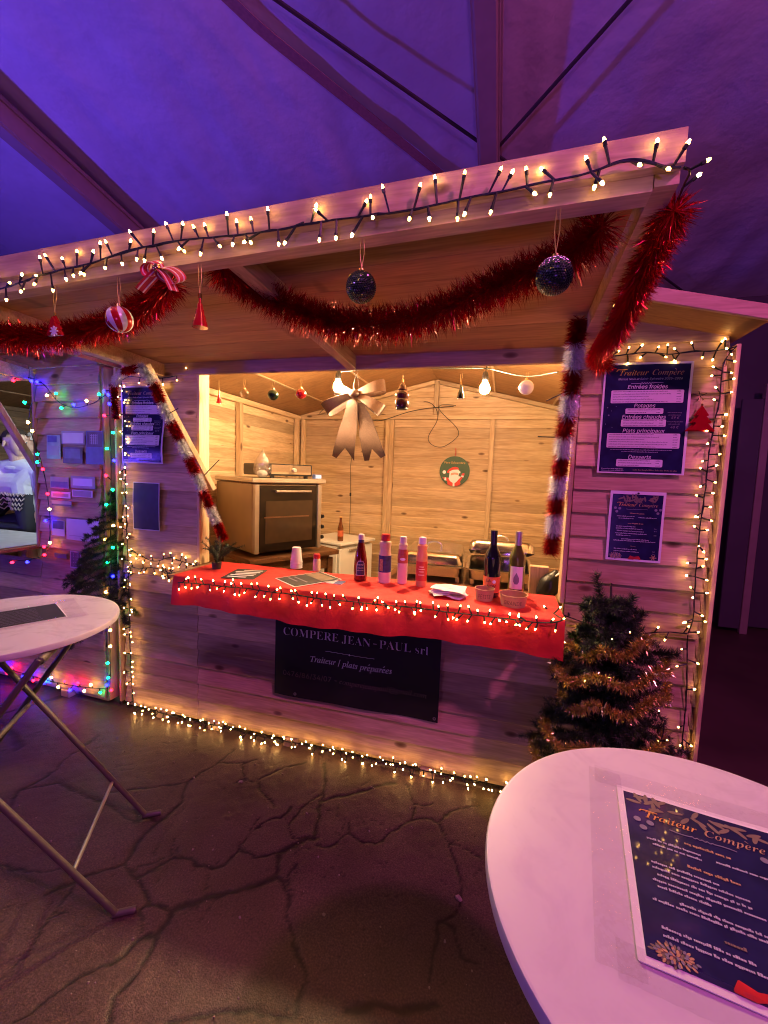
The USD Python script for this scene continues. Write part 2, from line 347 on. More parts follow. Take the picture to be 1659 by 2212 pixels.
# asphalt: warm dark grey with aggregate and the dirt that fills its cracks (a mesh attribute)
M['asphalt'] = usdkit.material(stage, '/World/Looks/asphalt', {'g': ('geometry', {}), 'n': ('noise_texture', {'scale': 3., 'detail': 6.}), 'r': ('rgb_ramp', {'ramp': [(.3, (.070, .045, .034)), (.7, (.118, .077, .059))]}),
    's': ('noise_texture', {'scale': 160., 'detail': 3.}), 'sr': ('rgb_ramp', {'ramp': [(.32, (.55, .55, .55)), (.55, (1, 1, 1)), (.72, (1.5, 1.45, 1.4))]}), 'm': ('mix_color', {'blend_type': 'multiply', 'fac': 1.}),
    'a': ('attribute', {'attribute': 'crack'}), 'd': ('mix_color', {'b': (.018, .014, .011)}), 'v': ('voronoi_texture', {'feature': 'f1', 'scale': 230.}),
    'b': ('bump', {'strength': .45, 'distance': .0018}), 'p': ('principled_bsdf', {'roughness': .46, 'specular_ior_level': .5})},
    [('g.position', 'n.vector'), ('n.fac', 'r.fac'), ('g.position', 's.vector'), ('s.fac', 'sr.fac'), ('r.color', 'm.a'), ('sr.color', 'm.b'), ('a.fac', 'd.fac'), ('m.result', 'd.a'), ('d.result', 'p.base_color'),
     ('g.position', 'v.vector'), ('v.distance', 'b.height'), ('b.normal', 'p.normal')], surface='p.BSDF')

# ------------------------------------------------------------------ ground: one cracked asphalt sheet
def crack_field(X, Y):
    k = .54861; s = .8732
    C = [  # crack lines of the photograph on the ground plane, with their widths
     ([(1350,160),(1290,170),(1215,200),(1130,215),(1105,215)], 13), ([(1115,92),(1112,150),(1108,215),(1090,300),(1075,340)], 15), ([(1075,345),(1010,350),(990,300),(1060,230),(1110,190)], 8),
     ([(1075,345),(1040,355),(960,400)], 26), ([(960,400),(880,410),(840,380),(870,340),(930,290),(970,280),(1010,240)], 10), ([(960,400),(940,480),(840,515),(760,540),(680,570),(580,600),(540,680),(500,690)], 24),
     ([(840,390),(780,440),(740,450),(690,440),(660,410),(600,410),(520,455),(470,480),(430,440),(300,470),(150,550)], 14), ([(470,480),(500,520),(510,580),(560,590)], 14),
     ([(430,440),(470,370),(540,310)], 20), ([(540,310),(620,220),(640,160),(740,90),(800,40)], 13), ([(640,160),(520,180),(370,195)], 9), ([(740,90),(830,92),(880,80)], 7), ([(830,92),(832,150),(800,165)], 7),
     ([(832,150),(885,155),(910,200),(945,245)], 7), ([(885,150),(960,110),(1050,80)], 7), ([(470,290),(520,280),(550,300)], 11), ([(460,255),(475,290)], 8),
     ([(940,480),(980,500),(1000,560),(1000,640),(1030,740),(1060,800),(1040,860),(1010,920),(990,970)], 15), ([(500,690),(470,700),(380,770),(300,810),(200,880),(100,940),(40,980)], 15),
     ([(540,690),(500,760),(440,850),(390,900),(370,980)], 15), ([(580,600),(500,580),(475,600),(480,680)], 8), ([(1385,165),(1415,230),(1405,290),(1360,330),(1290,375),(1230,360),(1200,330),(1150,370),(1085,375)], 9),
     ([(1200,330),(1190,290)], 6), ([(1415,230),(1450,240),(1490,235)], 7), ([(1405,290),(1470,285),(1500,300),(1530,350),(1560,410),(1580,520),(1560,600),(1500,640),(1495,740),(1480,840)], 11),
     ([(1500,290),(1530,260),(1600,250),(1656,245)], 8), ([(1540,370),(1600,390),(1656,420)], 8), ([(60,190),(150,140),(240,60),(330,0)], 11), ([(0,270),(60,190)], 14), ([(60,190),(200,160),(330,230),(480,300)], 8),
     ([(720,480),(730,520),(690,560)], 7), ([(610,340),(590,400)], 5), ([(480,440),(600,400)], 5), ([(240,600),(180,620),(150,690),(60,800),(0,840)], 11), ([(240,510),(200,600)], 8), ([(1200,940),(1290,910),(1380,930),(1500,930)], 30),
     ([(990,970),(920,960),(650,975),(600,975)], 14), ([(1500,640),(1540,660),(1600,780),(1650,800)], 12), ([(0,440),(100,460),(210,460)], 7), ([(900,280),(860,340)], 5), ([(1020,440),(985,470),(1010,540)], 12)]
    segs = []
    r2 = np.random.default_rng(3)
    for pts, w in C:
        W = [at((u / s) * k, (2900 + v / s) * k, 2, 0.)[:2] for u, v in pts]
        for a, b in zip(W[:-1], W[1:]):
            d = np.linalg.norm((a + b) / 2 - CAM[:2])
            segs.append((*a, *b, w * .30 * (d * d + CAM[2] ** 2) ** .5 / FPX))
    S = np.array(segs); p = np.stack([X.ravel(), Y.ravel(), 0 * X.ravel()], 1)
    q = p[:, :2] + .05 * np.stack([meshkit.fbm(p * 7, 4, 1) - .5, meshkit.fbm(p * 7, 4, 2) - .5], 1) + .016 * np.stack([meshkit.fbm(p * 40, 2, 3) - .5, meshkit.fbm(p * 40, 2, 4) - .5], 1)
    best = np.full(len(q), 9.)
    wob = .15 + 1.7 * meshkit.fbm(p * 11, 3, 5)
    for ax, ay, bx_, by, w in S:
        ab = V(bx_ - ax, by - ay); t = np.clip(((q - V(ax, ay)) @ ab) / max(ab @ ab, 1e-9), 0, 1)
        best = np.minimum(best, np.hypot(*(q - V(ax, ay) - t[:, None] * ab).T) / (w * .5 * wob + .001))
    # finer cracks everywhere else, from the borders of an uneven cell pattern
    from scipy.spatial import cKDTree
    sd = r2.uniform(-14, 16, (1700, 2)); tr = cKDTree(sd); dd, _ = tr.query(q, k=2)
    far = np.clip(1.2 - 0 * dd[:, 0], 0, 1)
    e = (dd[:, 1] - dd[:, 0]) / (.012 * wob + .002)
    seen = (q[:, 0] > -.2) & (q[:, 0] < 2.6) & (q[:, 1] > -1.6) & (q[:, 1] < 0)
    sd2 = r2.uniform((-1.2, -2.2), (3.4, .6), (420, 2)); d3, _ = cKDTree(sd2).query(q + .02 * np.stack([meshkit.fbm(p * 18, 3, 31) - .5, meshkit.fbm(p * 18, 3, 32) - .5], 1), k=2)
    fine = (d3[:, 1] - d3[:, 0]) / (.0036 * np.clip(meshkit.fbm(p * 3.1, 3, 33) * 3.2 - 1.3, 0.02, 1.2)) + .75
    best = np.minimum(np.where(seen, best, np.minimum(best, e)), fine)
    return np.clip(1.6 - best, 0, 1).reshape(X.shape)
def axis_coords(lo, hi, fine, outer):
    c = list(np.arange(lo, hi + 1e-6, fine)); st, x = fine, hi
    while x < outer: st *= 1.35; x += st; c.append(x)
    st, x = fine, lo
    while x > -outer: st *= 1.35; x -= st; c.insert(0, x)
    return np.array(c)
gx, gy = axis_coords(-.7, 2.9, .0085, 70.), axis_coords(-1.75, .1, .0085, 70.)
GX, GY = np.meshgrid(gx, gy, indexing='ij')
CR = crack_field(GX, GY)
pp = np.stack([GX.ravel(), GY.ravel(), 0 * GX.ravel()], 1)
GZ = (-.003 * CR.ravel() + .006 * (meshkit.fbm(pp * 2.5, 3, 9) - .5) + .003 * (meshkit.fbm(pp * 30, 2, 8) - .5)) * (np.abs(pp).max(1) < 6)
idx = np.arange(GX.size).reshape(GX.shape)
quads = np.stack([idx[:-1, :-1], idx[1:, :-1], idx[1:, 1:], idx[:-1, 1:]], -1).reshape(-1, 4)
obj('ground', (np.c_[pp[:, :2], GZ], quads), 'asphalt', smooth=True, kind='structure', label='cracked dark asphalt ground in front of the stall', attr=('crack', CR.ravel()))
bits = []
for i in range(150):
    x, y = rng.uniform(.2, 2.6), rng.uniform(-1.5, -.05)
    m = trimesh.creation.icosahedron(); m.vertices *= rng.uniform(.7, 1.3, m.vertices.shape) * rng.uniform(.0015, .005); m.apply_translation((x, y, .002)); bits.append(m)
for u, v, s in [(1785 / 2.2, 0, 0)]: pass
for u, v, s in [(990, 1940, .016), (520, 1688, .012), (700, 1975, .008)]:
    p = at(u, v, 2, .006); m = trimesh.creation.icosahedron(); m.vertices *= rng.uniform(.6, 1.3, m.vertices.shape) * s * V(1, .8, .5); m.apply_translation(p); bits.append(m)
obj('gravel', cat(bits), 'stone_bit', kind='stuff', label='loose grit and small stones lying on the asphalt', cat='gravel')

# ------------------------------------------------------------------ the marquee over the market
tent = thing('marquee_tent', 'large white marquee roof over the stalls, washed in blue and violet light', 'tent')
M_SLOPE, Z0, RIDGE_Y, EAVE_Y = .18, 4.2, -4.0, 3.4
roof_z = lambda y: Z0 - M_SLOPE * y if y >= RIDGE_Y else Z0 - M_SLOPE * RIDGE_Y - M_SLOPE * (RIDGE_Y - y)
def roof_sheet(x0, x1, y0, y1, nx, ny, sd):
    X, Y = np.meshgrid(np.linspace(x0, x1, nx), np.linspace(y0, y1, ny), indexing='ij')
    P = np.stack([X.ravel(), Y.ravel(), 0 * X.ravel()], 1)
    edge = np.minimum(X - x0, x1 - X).ravel()
    # cloth hangs a little between the rafters and creases along the fall of the roof
    sag = -.10 * np.clip(edge / 1.7, 0, 1) ** .8 + .06 * (meshkit.fbm(P * V(2.4, .5, 1), 4, sd) - .5) + .045 * np.abs(meshkit.noise(P * V(5, 1.1, 1) + V(0, .8, 0) * P[:, :1], sd + 5) - .5)
    Z = np.array([roof_z(y) for y in Y.ravel()]) + sag * np.clip(edge / .3, 0, 1)
    i = np.arange(X.size).reshape(X.shape)
    return np.c_[P[:, :2], Z], np.stack([i[:-1, :-1], i[1:, :-1], i[1:, 1:], i[:-1, 1:]], -1).reshape(-1, 4)
RAFT = [-4.8, -1.4, 2.0, 5.4, 8.8]
for i, (a, b) in enumerate(zip([-8.2] + RAFT, RAFT + [12.2])):
    obj('roof_sheet', roof_sheet(a, b, RIDGE_Y, EAVE_Y, 60 if i in (1, 2, 3) else 12, 70 if i in (1, 2, 3) else 10, i), 'membrane', tent, smooth=True)
    obj('roof_sheet', roof_sheet(a, b, -11.4, RIDGE_Y, 8, 8, i + 20), 'membrane', tent, smooth=True)
ze = roof_z(EAVE_Y)
def drape(p0, p1, h, nx, nz, amp, sd):
    t, z = np.meshgrid(np.linspace(0, 1, nx), np.linspace(0, 1, nz), indexing='ij'); d = np.asarray(p1, float) - p0; n = unit(np.cross(d, (0, 0, 1)))
    P = np.asarray(p0, float) + t.ravel()[:, None] * d + z.ravel()[:, None] * V(0, 0, h)
    P += n * (amp * (meshkit.fbm(P * V(1.3, 1.3, .35), 3, sd) - .5))[:, None]
    i = np.arange(t.size).reshape(t.shape)
    return P, np.stack([i[:-1, :-1], i[1:, :-1], i[1:, 1:], i[:-1, 1:]], -1).reshape(-1, 4)
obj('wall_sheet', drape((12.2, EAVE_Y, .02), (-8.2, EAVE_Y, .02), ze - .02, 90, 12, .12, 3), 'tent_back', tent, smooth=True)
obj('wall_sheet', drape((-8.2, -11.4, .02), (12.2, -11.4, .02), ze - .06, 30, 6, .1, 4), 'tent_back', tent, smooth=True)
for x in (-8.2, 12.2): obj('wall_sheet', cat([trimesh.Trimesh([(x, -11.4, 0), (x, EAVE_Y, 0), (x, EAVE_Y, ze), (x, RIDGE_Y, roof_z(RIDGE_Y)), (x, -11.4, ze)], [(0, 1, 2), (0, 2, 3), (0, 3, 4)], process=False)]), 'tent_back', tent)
for x in RAFT:
    for ya, yb in ((RIDGE_Y, EAVE_Y - .05), (RIDGE_Y, -11.3)):
        a, b = V(x, ya, roof_z(ya) - .14), V(x, yb, roof_z(yb) - .14)
        body = beam(a, b, .13, .20, (1, 0, 0), .012)
        lips = [beam(a + V(s * .072, 0, .075), b + V(s * .072, 0, .075), .02, .035, (1, 0, 0)) for s in (-1, 1)] + [beam(a + V(s * .068, 0, -.075), b + V(s * .068, 0, -.075), .012, .03, (1, 0, 0)) for s in (-1, 1)]
        obj('rafter', cat([body] + lips), 'aluminium', tent)
    for y in (EAVE_Y - .1, -11.25): obj('post', cbx((x - .07, y - .09, 0), (x + .07, y + .09, ze - .05), .012), 'aluminium', tent)
drop = lambda x, y, d: V(x, y, roof_z(y) - d)
for a, b in ((drop(.0, -.85, .22), drop(2.0, 1.10, .20)), (drop(3.65, -.6, .22), drop(1.93, 1.24, .20)), (drop(2.03, 1.13, .20), drop(3.9, 3.0, .2))):
    obj('brace_cable', tube(resample([a, b], .4), .011, 6), 'wire_rope', tent)
obj('webbing_strap', strip(resample([drop(-.1, -1.1, .118), drop(.75, .25, .118), drop(1.75, 1.55, .07)], .1), unit(V(.75, -.66, 0)), .075, .003), 'webbing', tent)

# ------------------------------------------------------------------ the timber stall (origin: its left front corner on the ground)
W, D, EV, RS, PITCH_P = 3.07, 2.30, 2.15, .24, .104
RX = W / 2; RZ = EV + RS * RX
OX0, OX1, OZ0, OZ1 = .54, 2.53, .985, 2.065
hut = thing('market_stall', 'open pine stall with red draped counter, raised awning and fairy lights', 'market stall')
hut._loc = V(0, 0, 0)
def siding(p0, p1, out, z, h=PITCH_P, lap=.012):
    """A slanted feather-edged board from p0 to p1 (xy), its face towards out, its lower edge at z."""
    p0, p1 = V(*p0, 0), V(*p1, 0); o = V(*out, 0); j = rng.uniform(-.002, .002)
    sec = [(.027 + j, 0), (.0135, 0), (.001, h + lap), (.0115, h + lap)]
    c = .0025
    sec = [(.031 + j - c, 0), (.0175, 0), (.001, h + lap - .009), (.0075, h + lap), (.0135, h + lap), (.031 + j, c)]
    v = np.array([p + o * d + V(0, 0, z + q) for p in (p0, p1) for d, q in sec]); n = len(sec)
    f = [(i, (i + 1) % n, n + (i + 1) % n) for i in range(n)] + [(i, n + (i + 1) % n, n + i) for i in range(n)] + [(0, i + 1, i) for i in range(1, n - 1)] + [(n, n + i, n + i + 1) for i in range(1, n - 1)]
    m = trimesh.Trimesh(v, f, process=False)
    if m.volume < 0: m.invert()
    return m
Z_B = .055
rows = lambda top: [Z_B + i * PITCH_P for i in range(int((top - Z_B) / PITCH_P + .3))]
for z in rows(EV):
    obj('plank', siding((0.002, 0), (OX0 - .004, 0), (0, -1), z), 'pine_x', hut)
    obj('plank', siding((OX1 + .004, 0), (W - .002, 0), (0, -1), z), 'pine_x', hut)
    obj('plank', siding((0, D), (W, D), (0, 1), z), 'pine_x', hut)
    obj('plank', siding((0, .0), (0, D), (-1, 0), z), 'pine_y', hut)
    obj('plank', siding((W, .0), (W, D), (1, 0), z), 'pine_y', hut)
for z in rows(OZ0 - .03):
    obj('plank', siding((OX0, 0), (OX1, 0), (0, -1), z), 'pine_x', hut)
z = rows(EV)[-1] + PITCH_P
while z < RZ - .03:
    hw = (RZ - z - .012) / RS
    for y, o in ((0, -1), (D, 1)): obj('plank', siding((max(RX - hw, 0), y), (min(RX + hw, W), y), (0, o), z, lap=.004), 'pine_x', hut)
    z += PITCH_P
st = .045
def stud(x, y, z0=.05, z1=EV, w=st, d=st): return obj('stud', cbx((x - w / 2, y, z0), (x + w / 2, y + d, z1), .003), 'pine_z', hut)
for x in (.0225, OX0 - .024, OX1 + .024, W - .0225): stud(x, .002)
stud(OX0 + .2, .002, z1=OZ0 - .03); stud(RX, .002, z1=OZ0 - .03); stud(OX1 - .2, .002, z1=OZ0 - .03)
for x in (.0225 + .046, 1.035, 1.082, 2.10, W - .07): stud(x, D - st - .001, z1=2.115)
stud(RX, D - st - .001, 2.162, RZ - .02)
ys = float(at(523, 940, 0, .05)[1])
for y in (ys - .02, 2.20 - .02): obj('stud', cbx((.001, y, .05), (.046, y + st, 2.105), .003), 'pine_z', hut)
for y in (.7, 1.45): obj('stud', cbx((W - .046, y, .05), (W - .001, y + st, 2.105), .003), 'pine_z', hut)
obj('top_plate', cbx((.047, D - .05, 2.116), (W - .047, D - .004, 2.160), .003), 'pine_x', hut)
obj('top_plate', cbx((.001, .05, 2.106), (.048, D - .052, 2.150), .003), 'pine_y', hut)
obj('top_plate', cbx((W - .048, .05, 2.106), (W - .001, D - .052, 2.150), .003), 'pine_y', hut)
obj('top_plate', cbx((.046, .003, OZ1 + .045), (W - .046, .048, EV - .002), .003), 'pine_x', hut)
for s in (-1, 1):
    obj('rail', beam((RX + s * (RX - .03), D - .026, EV + RS * .03 - .02), (RX + s * .026, D - .026, RZ - .032), .045, .038, (0, 1, 0)), 'pine_x', hut)
for x, s in ((OX0 + .001, -1), (OX1 - .001, 1)): obj('jamb', cbx((x, -.034, OZ0), (x - s * .019, .052, OZ1 + .04), .002), 'pine_z', hut)
for x, s in ((-.0285, -1), (W + .0285, 1)): obj('corner_board', cbx((x, -.03, .045), (x + s * .017, .055, EV - .03), .002), 'pine_z', hut)
for (a, b) in (((0, -.005, .018), (W, .05, .052)), ((0, D - .05, .018), (W, D + .005, .052))): obj('base_rail', cbx(a, b), 'pine_x', hut)
for x in (.25, .62, 1.12, 1.9, 2.7): obj('foot_block', cbx((x, -.045, .0), (x + .075, .03, .048), .004), 'foot_block', hut)
obj('floor', cbx((.05, .055, .02), (W - .05, D - .055, .05)), 'plywood', hut)
# roof: three boards to each slope, battens over the joints, a barge board along the front
YF, YB = -.26, 2.52
slope = lambda x: RZ - RS * abs(x - RX)
for s in (-1, 1):
    ex = unit(V(s, 0, -RS)); L = (RX + .045) * math.hypot(1, RS)
    ed = [.0, L * .36, L * .70, L]
    for a, b in zip(ed[:-1], ed[1:]):
        o = V(RX, 0, RZ)
        m = obox(o + ex * (a + b) / 2 + V(0, (YF + YB) / 2, 0) + V(0, 0, .011), ex, V(0, 1, 0), np.cross(ex, (0, 1, 0)), (b - a - .004, YB - YF, .018), .002)
        obj('roof_board', m, 'plywood', hut)
    for a in ed[1:-1]:
        obj('batten', obox(V(RX, 0, RZ) + ex * a + V(0, (YF + YB) / 2, 0) - V(0, 0, .003), ex, V(0, 1, 0), np.cross(ex, (0, 1, 0)), (.018, YB - YF - .1, .008), .001), 'pine_y', hut)
    obj('barge_board', obox(V(RX, YF - .010, RZ + .008) + ex * (L / 2 + .003), ex, V(0, 1, 0), np.cross(ex, (0, 1, 0)), (L - .004, .018, .05), .002), 'pine_x', hut)
obj('ridge_cap', cbx((RX - .05, YF, RZ + .028), (RX + .05, YB, RZ + .04)), 'slate_black', hut)
# awning: hinged board panel with deep rails, propped almost level
AX0, AX1, AY = .30, 2.53, -1.10
azt = lambda x, y: 2.142 + (-y / 1.1) * (.013 + .0366 * (x - .3))
ap = lambda x, y, d: V(x, y, azt(x, y) - d)
def slab(x0, x1, y0, y1, d0, d1):
    v = np.array([ap(x, y, d) for d in (d1, d0) for x, y in ((x0, y0), (x1, y0), (x1, y1), (x0, y1))])
    f = [(0, 2, 1), (0, 3, 2), (4, 5, 6), (4, 6, 7)] + [t for i in range(4) for t in ((i, (i + 1) % 4, 4 + (i + 1) % 4), (i, 4 + (i + 1) % 4, 4 + i))]
    return trimesh.Trimesh(v, f, process=False)
aw = obj('awning', cat([slab(AX0, AX1, AY, AY + .022, -.002, .062), slab(AX0, AX0 + .045, AY + .024, -.055, .021, .088), slab(AX1 - .045, AX1, AY + .024, -.055, .021, .085)]), 'pine_x', hut)
obj('rail', slab(AX0 + .047, AX1 - .047, AY + .024, AY + .070, .021, .092), 'pine_x', aw)
obj('rail', slab(AX0, AX1, -.053, -.030, .006, .083), 'pine_x', aw)
obj('rail', slab(1.447, 1.492, AY + .072, -.055, .021, .085), 'pine_y', aw)
nb = 8
for i in range(nb):
    y0 = AY + .024 + (1.02) * i / nb; y1 = AY + .024 + (1.02) * (i + 1) / nb - .003
    obj('board', slab(AX0, AX1, y0, y1, rng.uniform(-.001, .001), .020), 'plywood', aw)
# props between awning and jambs
sl = obj('prop', beam((.578, .055, 1.42), (.425, -.27, ap(.42, -.27, .085)[2]), .058, .028, (.9, -.4, .1)), 'pine_z', hut)
sr = obj('prop', beam(at(1203, 1065, 1, .015), at(1247, 735, 1, -.31), .046, .03, (1, 0, 0)), 'pine_z', hut)
obj('counter_board', cbx((.60, -.325, .972), (2.50, .03, .996), .004), 'plywood', hut)

a2 = math.radians(-2.0)
T2 = np.eye(4); T2[:2, :2] = [[math.cos(a2), -math.sin(a2)], [math.sin(a2), math.cos(a2)]]
T2[:2, 3] = V(-.150, -.012) - T2[:2, :2] @ V(W, 0)
hut2 = copy_thing(hut, 'market_stall', 'neighbouring pine stall at the left edge, papers on its wall and coloured bulbs', 'market stall', T2)
N2p, N2n = T2[:3, 3], T2[:3, :3] @ V(0, -1, 0)
nbp = lambda u, v, off=.03: hit(u, v, N2p + N2n * off, N2n)
NX, NZ = T2[:3, 0], V(0, 0, 1)
n2w = lambda x, y, z: T2[:3, :3] @ V(x, y, z) + T2[:3, 3]
pn_ = [at(u, v, 1, 3.15) for u, v in ((1578, 862), (1652, 866), (1646, 1185), (1570, 1182))]
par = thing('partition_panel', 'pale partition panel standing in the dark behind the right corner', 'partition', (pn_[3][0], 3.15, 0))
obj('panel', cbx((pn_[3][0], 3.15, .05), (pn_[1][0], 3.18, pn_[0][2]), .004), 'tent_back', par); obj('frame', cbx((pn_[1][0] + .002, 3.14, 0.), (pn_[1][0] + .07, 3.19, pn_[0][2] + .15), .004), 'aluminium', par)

# ------------------------------------------------------------------ flood lamps on stands that colour the marquee, behind the camera
def flood(loc, aim, mat, r, label, base_z=0., snoot=.03):
    loc, aim = V(*loc), V(*aim); d = unit(aim - loc)
    t = thing('stage_light', label, 'stage light', (loc[0], loc[1], base_z)); ex = unit(np.cross(d, (0, 0, 1))); ey = np.cross(ex, d)
    T = np.eye(4); T[:3, 0], T[:3, 1], T[:3, 2], T[:3, 3] = ex, np.cross(d, ex), d, loc
    n = 24; th = np.arange(n) * 2 * PI / n
    v = np.vstack([[0, 0, 0], np.c_[r * np.cos(th), r * np.sin(th), 0 * th]])
    obj('lens', put(trimesh.Trimesh(v, [(0, 1 + i, 1 + (i + 1) % n) for i in range(n)], process=False), T), mat, t)
    obj('housing', put(lathe([(0, -.22), (r * .7, -.22), (r * 1.02, -.06), (r * 1.05, snoot), (r * 1.03, snoot), (r * 1.01, -.004), (0, -.004)], 24), T), 'lamp_housing', t, smooth=30)
    obj('pole', tube([(loc[0], loc[1], base_z), (loc[0], loc[1], loc[2] - r - .08)], .018, 10), 'lamp_housing', t)
    obj('stand_base', lathe([(0, 0), (.22, 0), (.22, .012), (.03, .03), (0, .03)], 24, (loc[0], loc[1], base_z)), 'lamp_housing', t)
flood((4.33, -2.61, 4.05), (2.0, -.4, .9), 'flood_pink', .11, 'tall stand with a pink stage light aimed at the stall')
flood((-3.3, -2.6, 1.2), (-.5, .3, 4.1), 'flood_blue', .14, 'low stand with a blue stage light aimed up at the marquee roof', snoot=.20)
flood((2.6, -4.6, 1.0), (2.3, .4, 4.1), 'flood_violet', .14, 'low stand with a violet stage light aimed up at the marquee roof', snoot=.20)
flood((-1.2, -4.6, 3.45), (.4, -.2, .9), 'flood_lilac', .12, 'tall stand with a lilac stage light aimed at the stall fronts')
# the two pendant bulbs
def pendant(p, top, label):
    p = V(*p); t = thing('pendant_bulb', label, 'light bulb', p, group=None)
    R = .031
    obj('bulb', lathe([(0, -R), (R * .6, -R * .82), (R * .95, -R * .35), (R, 0), (R * .86, R * .5), (R * .5, R * 1.15), (.013, R * 1.5), (0, R * 1.5)], 18, p), 'bulb_warm', t, smooth=True)
    obj('socket', lathe([(0, R * 1.5), (.016, R * 1.5), (.018, R * 1.8), (.017, R * 2.6), (.011, R * 3.1), (0, R * 3.1)], 16, p), 'black_plastic', t, smooth=40)
    obj('cord', tube(smooth_path([p + V(0, 0, R * 3), p + V(.006, 0, R * 4.5), V(*top)], .02), .003, 5), 'green_cord', t)
pendant(at(730, 836, 1, .45), at(737, 804, 1, .44), 'glowing bulb partly hidden behind the big silver bow')
pendant(at(1047, 840, 1, .45), at(1053, 797, 1, .44), 'bare glowing bulb hanging alone right of the stall middle')

# ------------------------------------------------------------------ counter: red cloth and what stands on it
ZC = 1.010
CLX0, CLX1, CLY = .655, 2.492, -.345
def cloth():
    nx, prof = 150, [(.02, 1.0), (-.06, 1.0), (-.14, 1.0), (-.22, 1.0), (-.30, 1.0), (-.335, .999), (-.346, .992), (-.349, .975), (-.351, .945), (-.353, .915), (-.355, .885), (-.357, .858)]
    xs = np.linspace(CLX0, CLX1, nx); P = []
    for i, x in enumerate(xs):
        for j, (y, z) in enumerate(prof):
            yy, zz = y, z
            if j > 6:
                k = (j - 6) / 5
                yy += k * (.010 * math.sin(x * 17) + .006 * math.sin(x * 41 + 1) - .004 + .012 * (meshkit.fbm(V(x * 7, z * 5, 1.), 3, 5) - .5)) + .003 * abs(math.sin(x * 10.5)); zz -= .010 * k * (1 + math.sin(x * 5 + .6)) - .012 * k * (x - 1.5) * 0
            else: zz += .0012 * math.sin(x * 9 + y * 30) + .0009 * math.sin(x * 31)
            P.append((x, yy, zz + .003))
    i = np.arange(nx * len(prof)).reshape(nx, -1)
    q = np.stack([i[:-1, :-1], i[1:, :-1], i[1:, 1:], i[:-1, 1:]], -1).reshape(-1, 4)
    return np.array(P), q
tc = thing('tablecloth', 'bright red cloth draped over the serving counter', 'tablecloth')
tc._loc = V(0, 0, 0)
obj('cloth', cloth(), 'red_cloth', tc, smooth=True)
cz = lambda u, v: at(u, v, 2, ZC)
# side fall of the cloth at its right end
ZT = 1.0045

def bottle(name, label, cat_, u, v, prof, mat, parts, group=None, n=28, sides=None):
    """A turned bottle standing at pixel (u, v) of the counter top; prof: (radius, height); parts: (name, material, profile)."""
    p = cz(u, v); p = V(p[0], p[1], ZT)
    t = thing(name, label, cat_, p, group=group)
    obj('body', lathe([(0, 0)] + prof + [(0, prof[-1][1])], n, p), mat, t, smooth=35)
    for nm, mm, pr in parts: obj(nm, lathe(pr, n, p), mm, t, smooth=35)
    return t, p
def wrap_text(t, p, txt, h, r, z, mat, style='sans', ang=None, shear=0., name='lettering', maxw=None):
    """Lettering laid round an upright bottle, facing the front of the stall."""
    s = text_poly(txt, h, style, shear)
    if maxw and (s.bounds[2] - s.bounds[0]) > maxw: s = fit_width(s, maxw)
    s = centred(s, 0, 0); m = prism(s, .0006)
    a0 = math.atan2(CAM[1] - p[1], CAM[0] - p[0]) if ang is None else ang
    v = m.vertices.copy(); a = a0 + v[:, 0] / r
    m.vertices = np.c_[p[0] + (r + v[:, 2]) * np.cos(a), p[1] + (r + v[:, 2]) * np.sin(a), p[2] + z + v[:, 1]]
    obj(name, m, mat, t)
def wrap_patch(t, p, w, h, r, z, mat, name='label', ang=None, shape=None):
    s = shape if shape is not None else sbox(-w / 2, 0, w / 2, h)
    m = prism(s, .0006); m = m.subdivide_to_size(.006) if True else m
    a0 = math.atan2(CAM[1] - p[1], CAM[0] - p[0]) if ang is None else ang
    v = m.vertices.copy(); a = a0 + v[:, 0] / r
    m.vertices = np.c_[p[0] + (r + v[:, 2]) * np.cos(a), p[1] + (r + v[:, 2]) * np.sin(a), p[2] + z + v[:, 1]]
    obj(name, m, mat, t)

# ketchup: upside shoulder bottle with a keystone label
t, p = bottle('ketchup_bottle', 'dark red ketchup bottle with white cap on the red cloth', 'bottle', 778, 1250,
    [(.030, 0), (.034, .006), (.0345, .05), (.0325, .10), (.026, .145), (.0175, .185), (.0145, .197)], 'ketchup_red',
    [('neck_band', 'label_blue', [(.0148, .190), (.0152, .192), (.0152, .206), (.0148, .208)]), ('cap', 'cap_white', [(0, .236), (.0135, .236), (.0155, .230), (.0160, .208), (0, .207)])])
ks = Polygon([(-.024, 0), (.024, 0), (.019, .062), (.012, .075), (-.012, .075), (-.019, .062)])
wrap_patch(t, p, 0, 0, .0352, .030, 'print_white', 'label', shape=ks); wrap_patch(t, p, 0, 0, .0357, .033, 'label_blue', 'label', shape=affinity.scale(ks, .88, .92, origin=(0, 0)))
wrap_text(t, p, 'HEINZ', .012, .0363, .082, 'print_white', maxw=.030); wrap_text(t, p, 'TOMATO', .006, .0363, .066, 'print_white', maxw=.03); wrap_text(t, p, 'KETCHUP', .006, .0363, .054, 'print_white', maxw=.03)
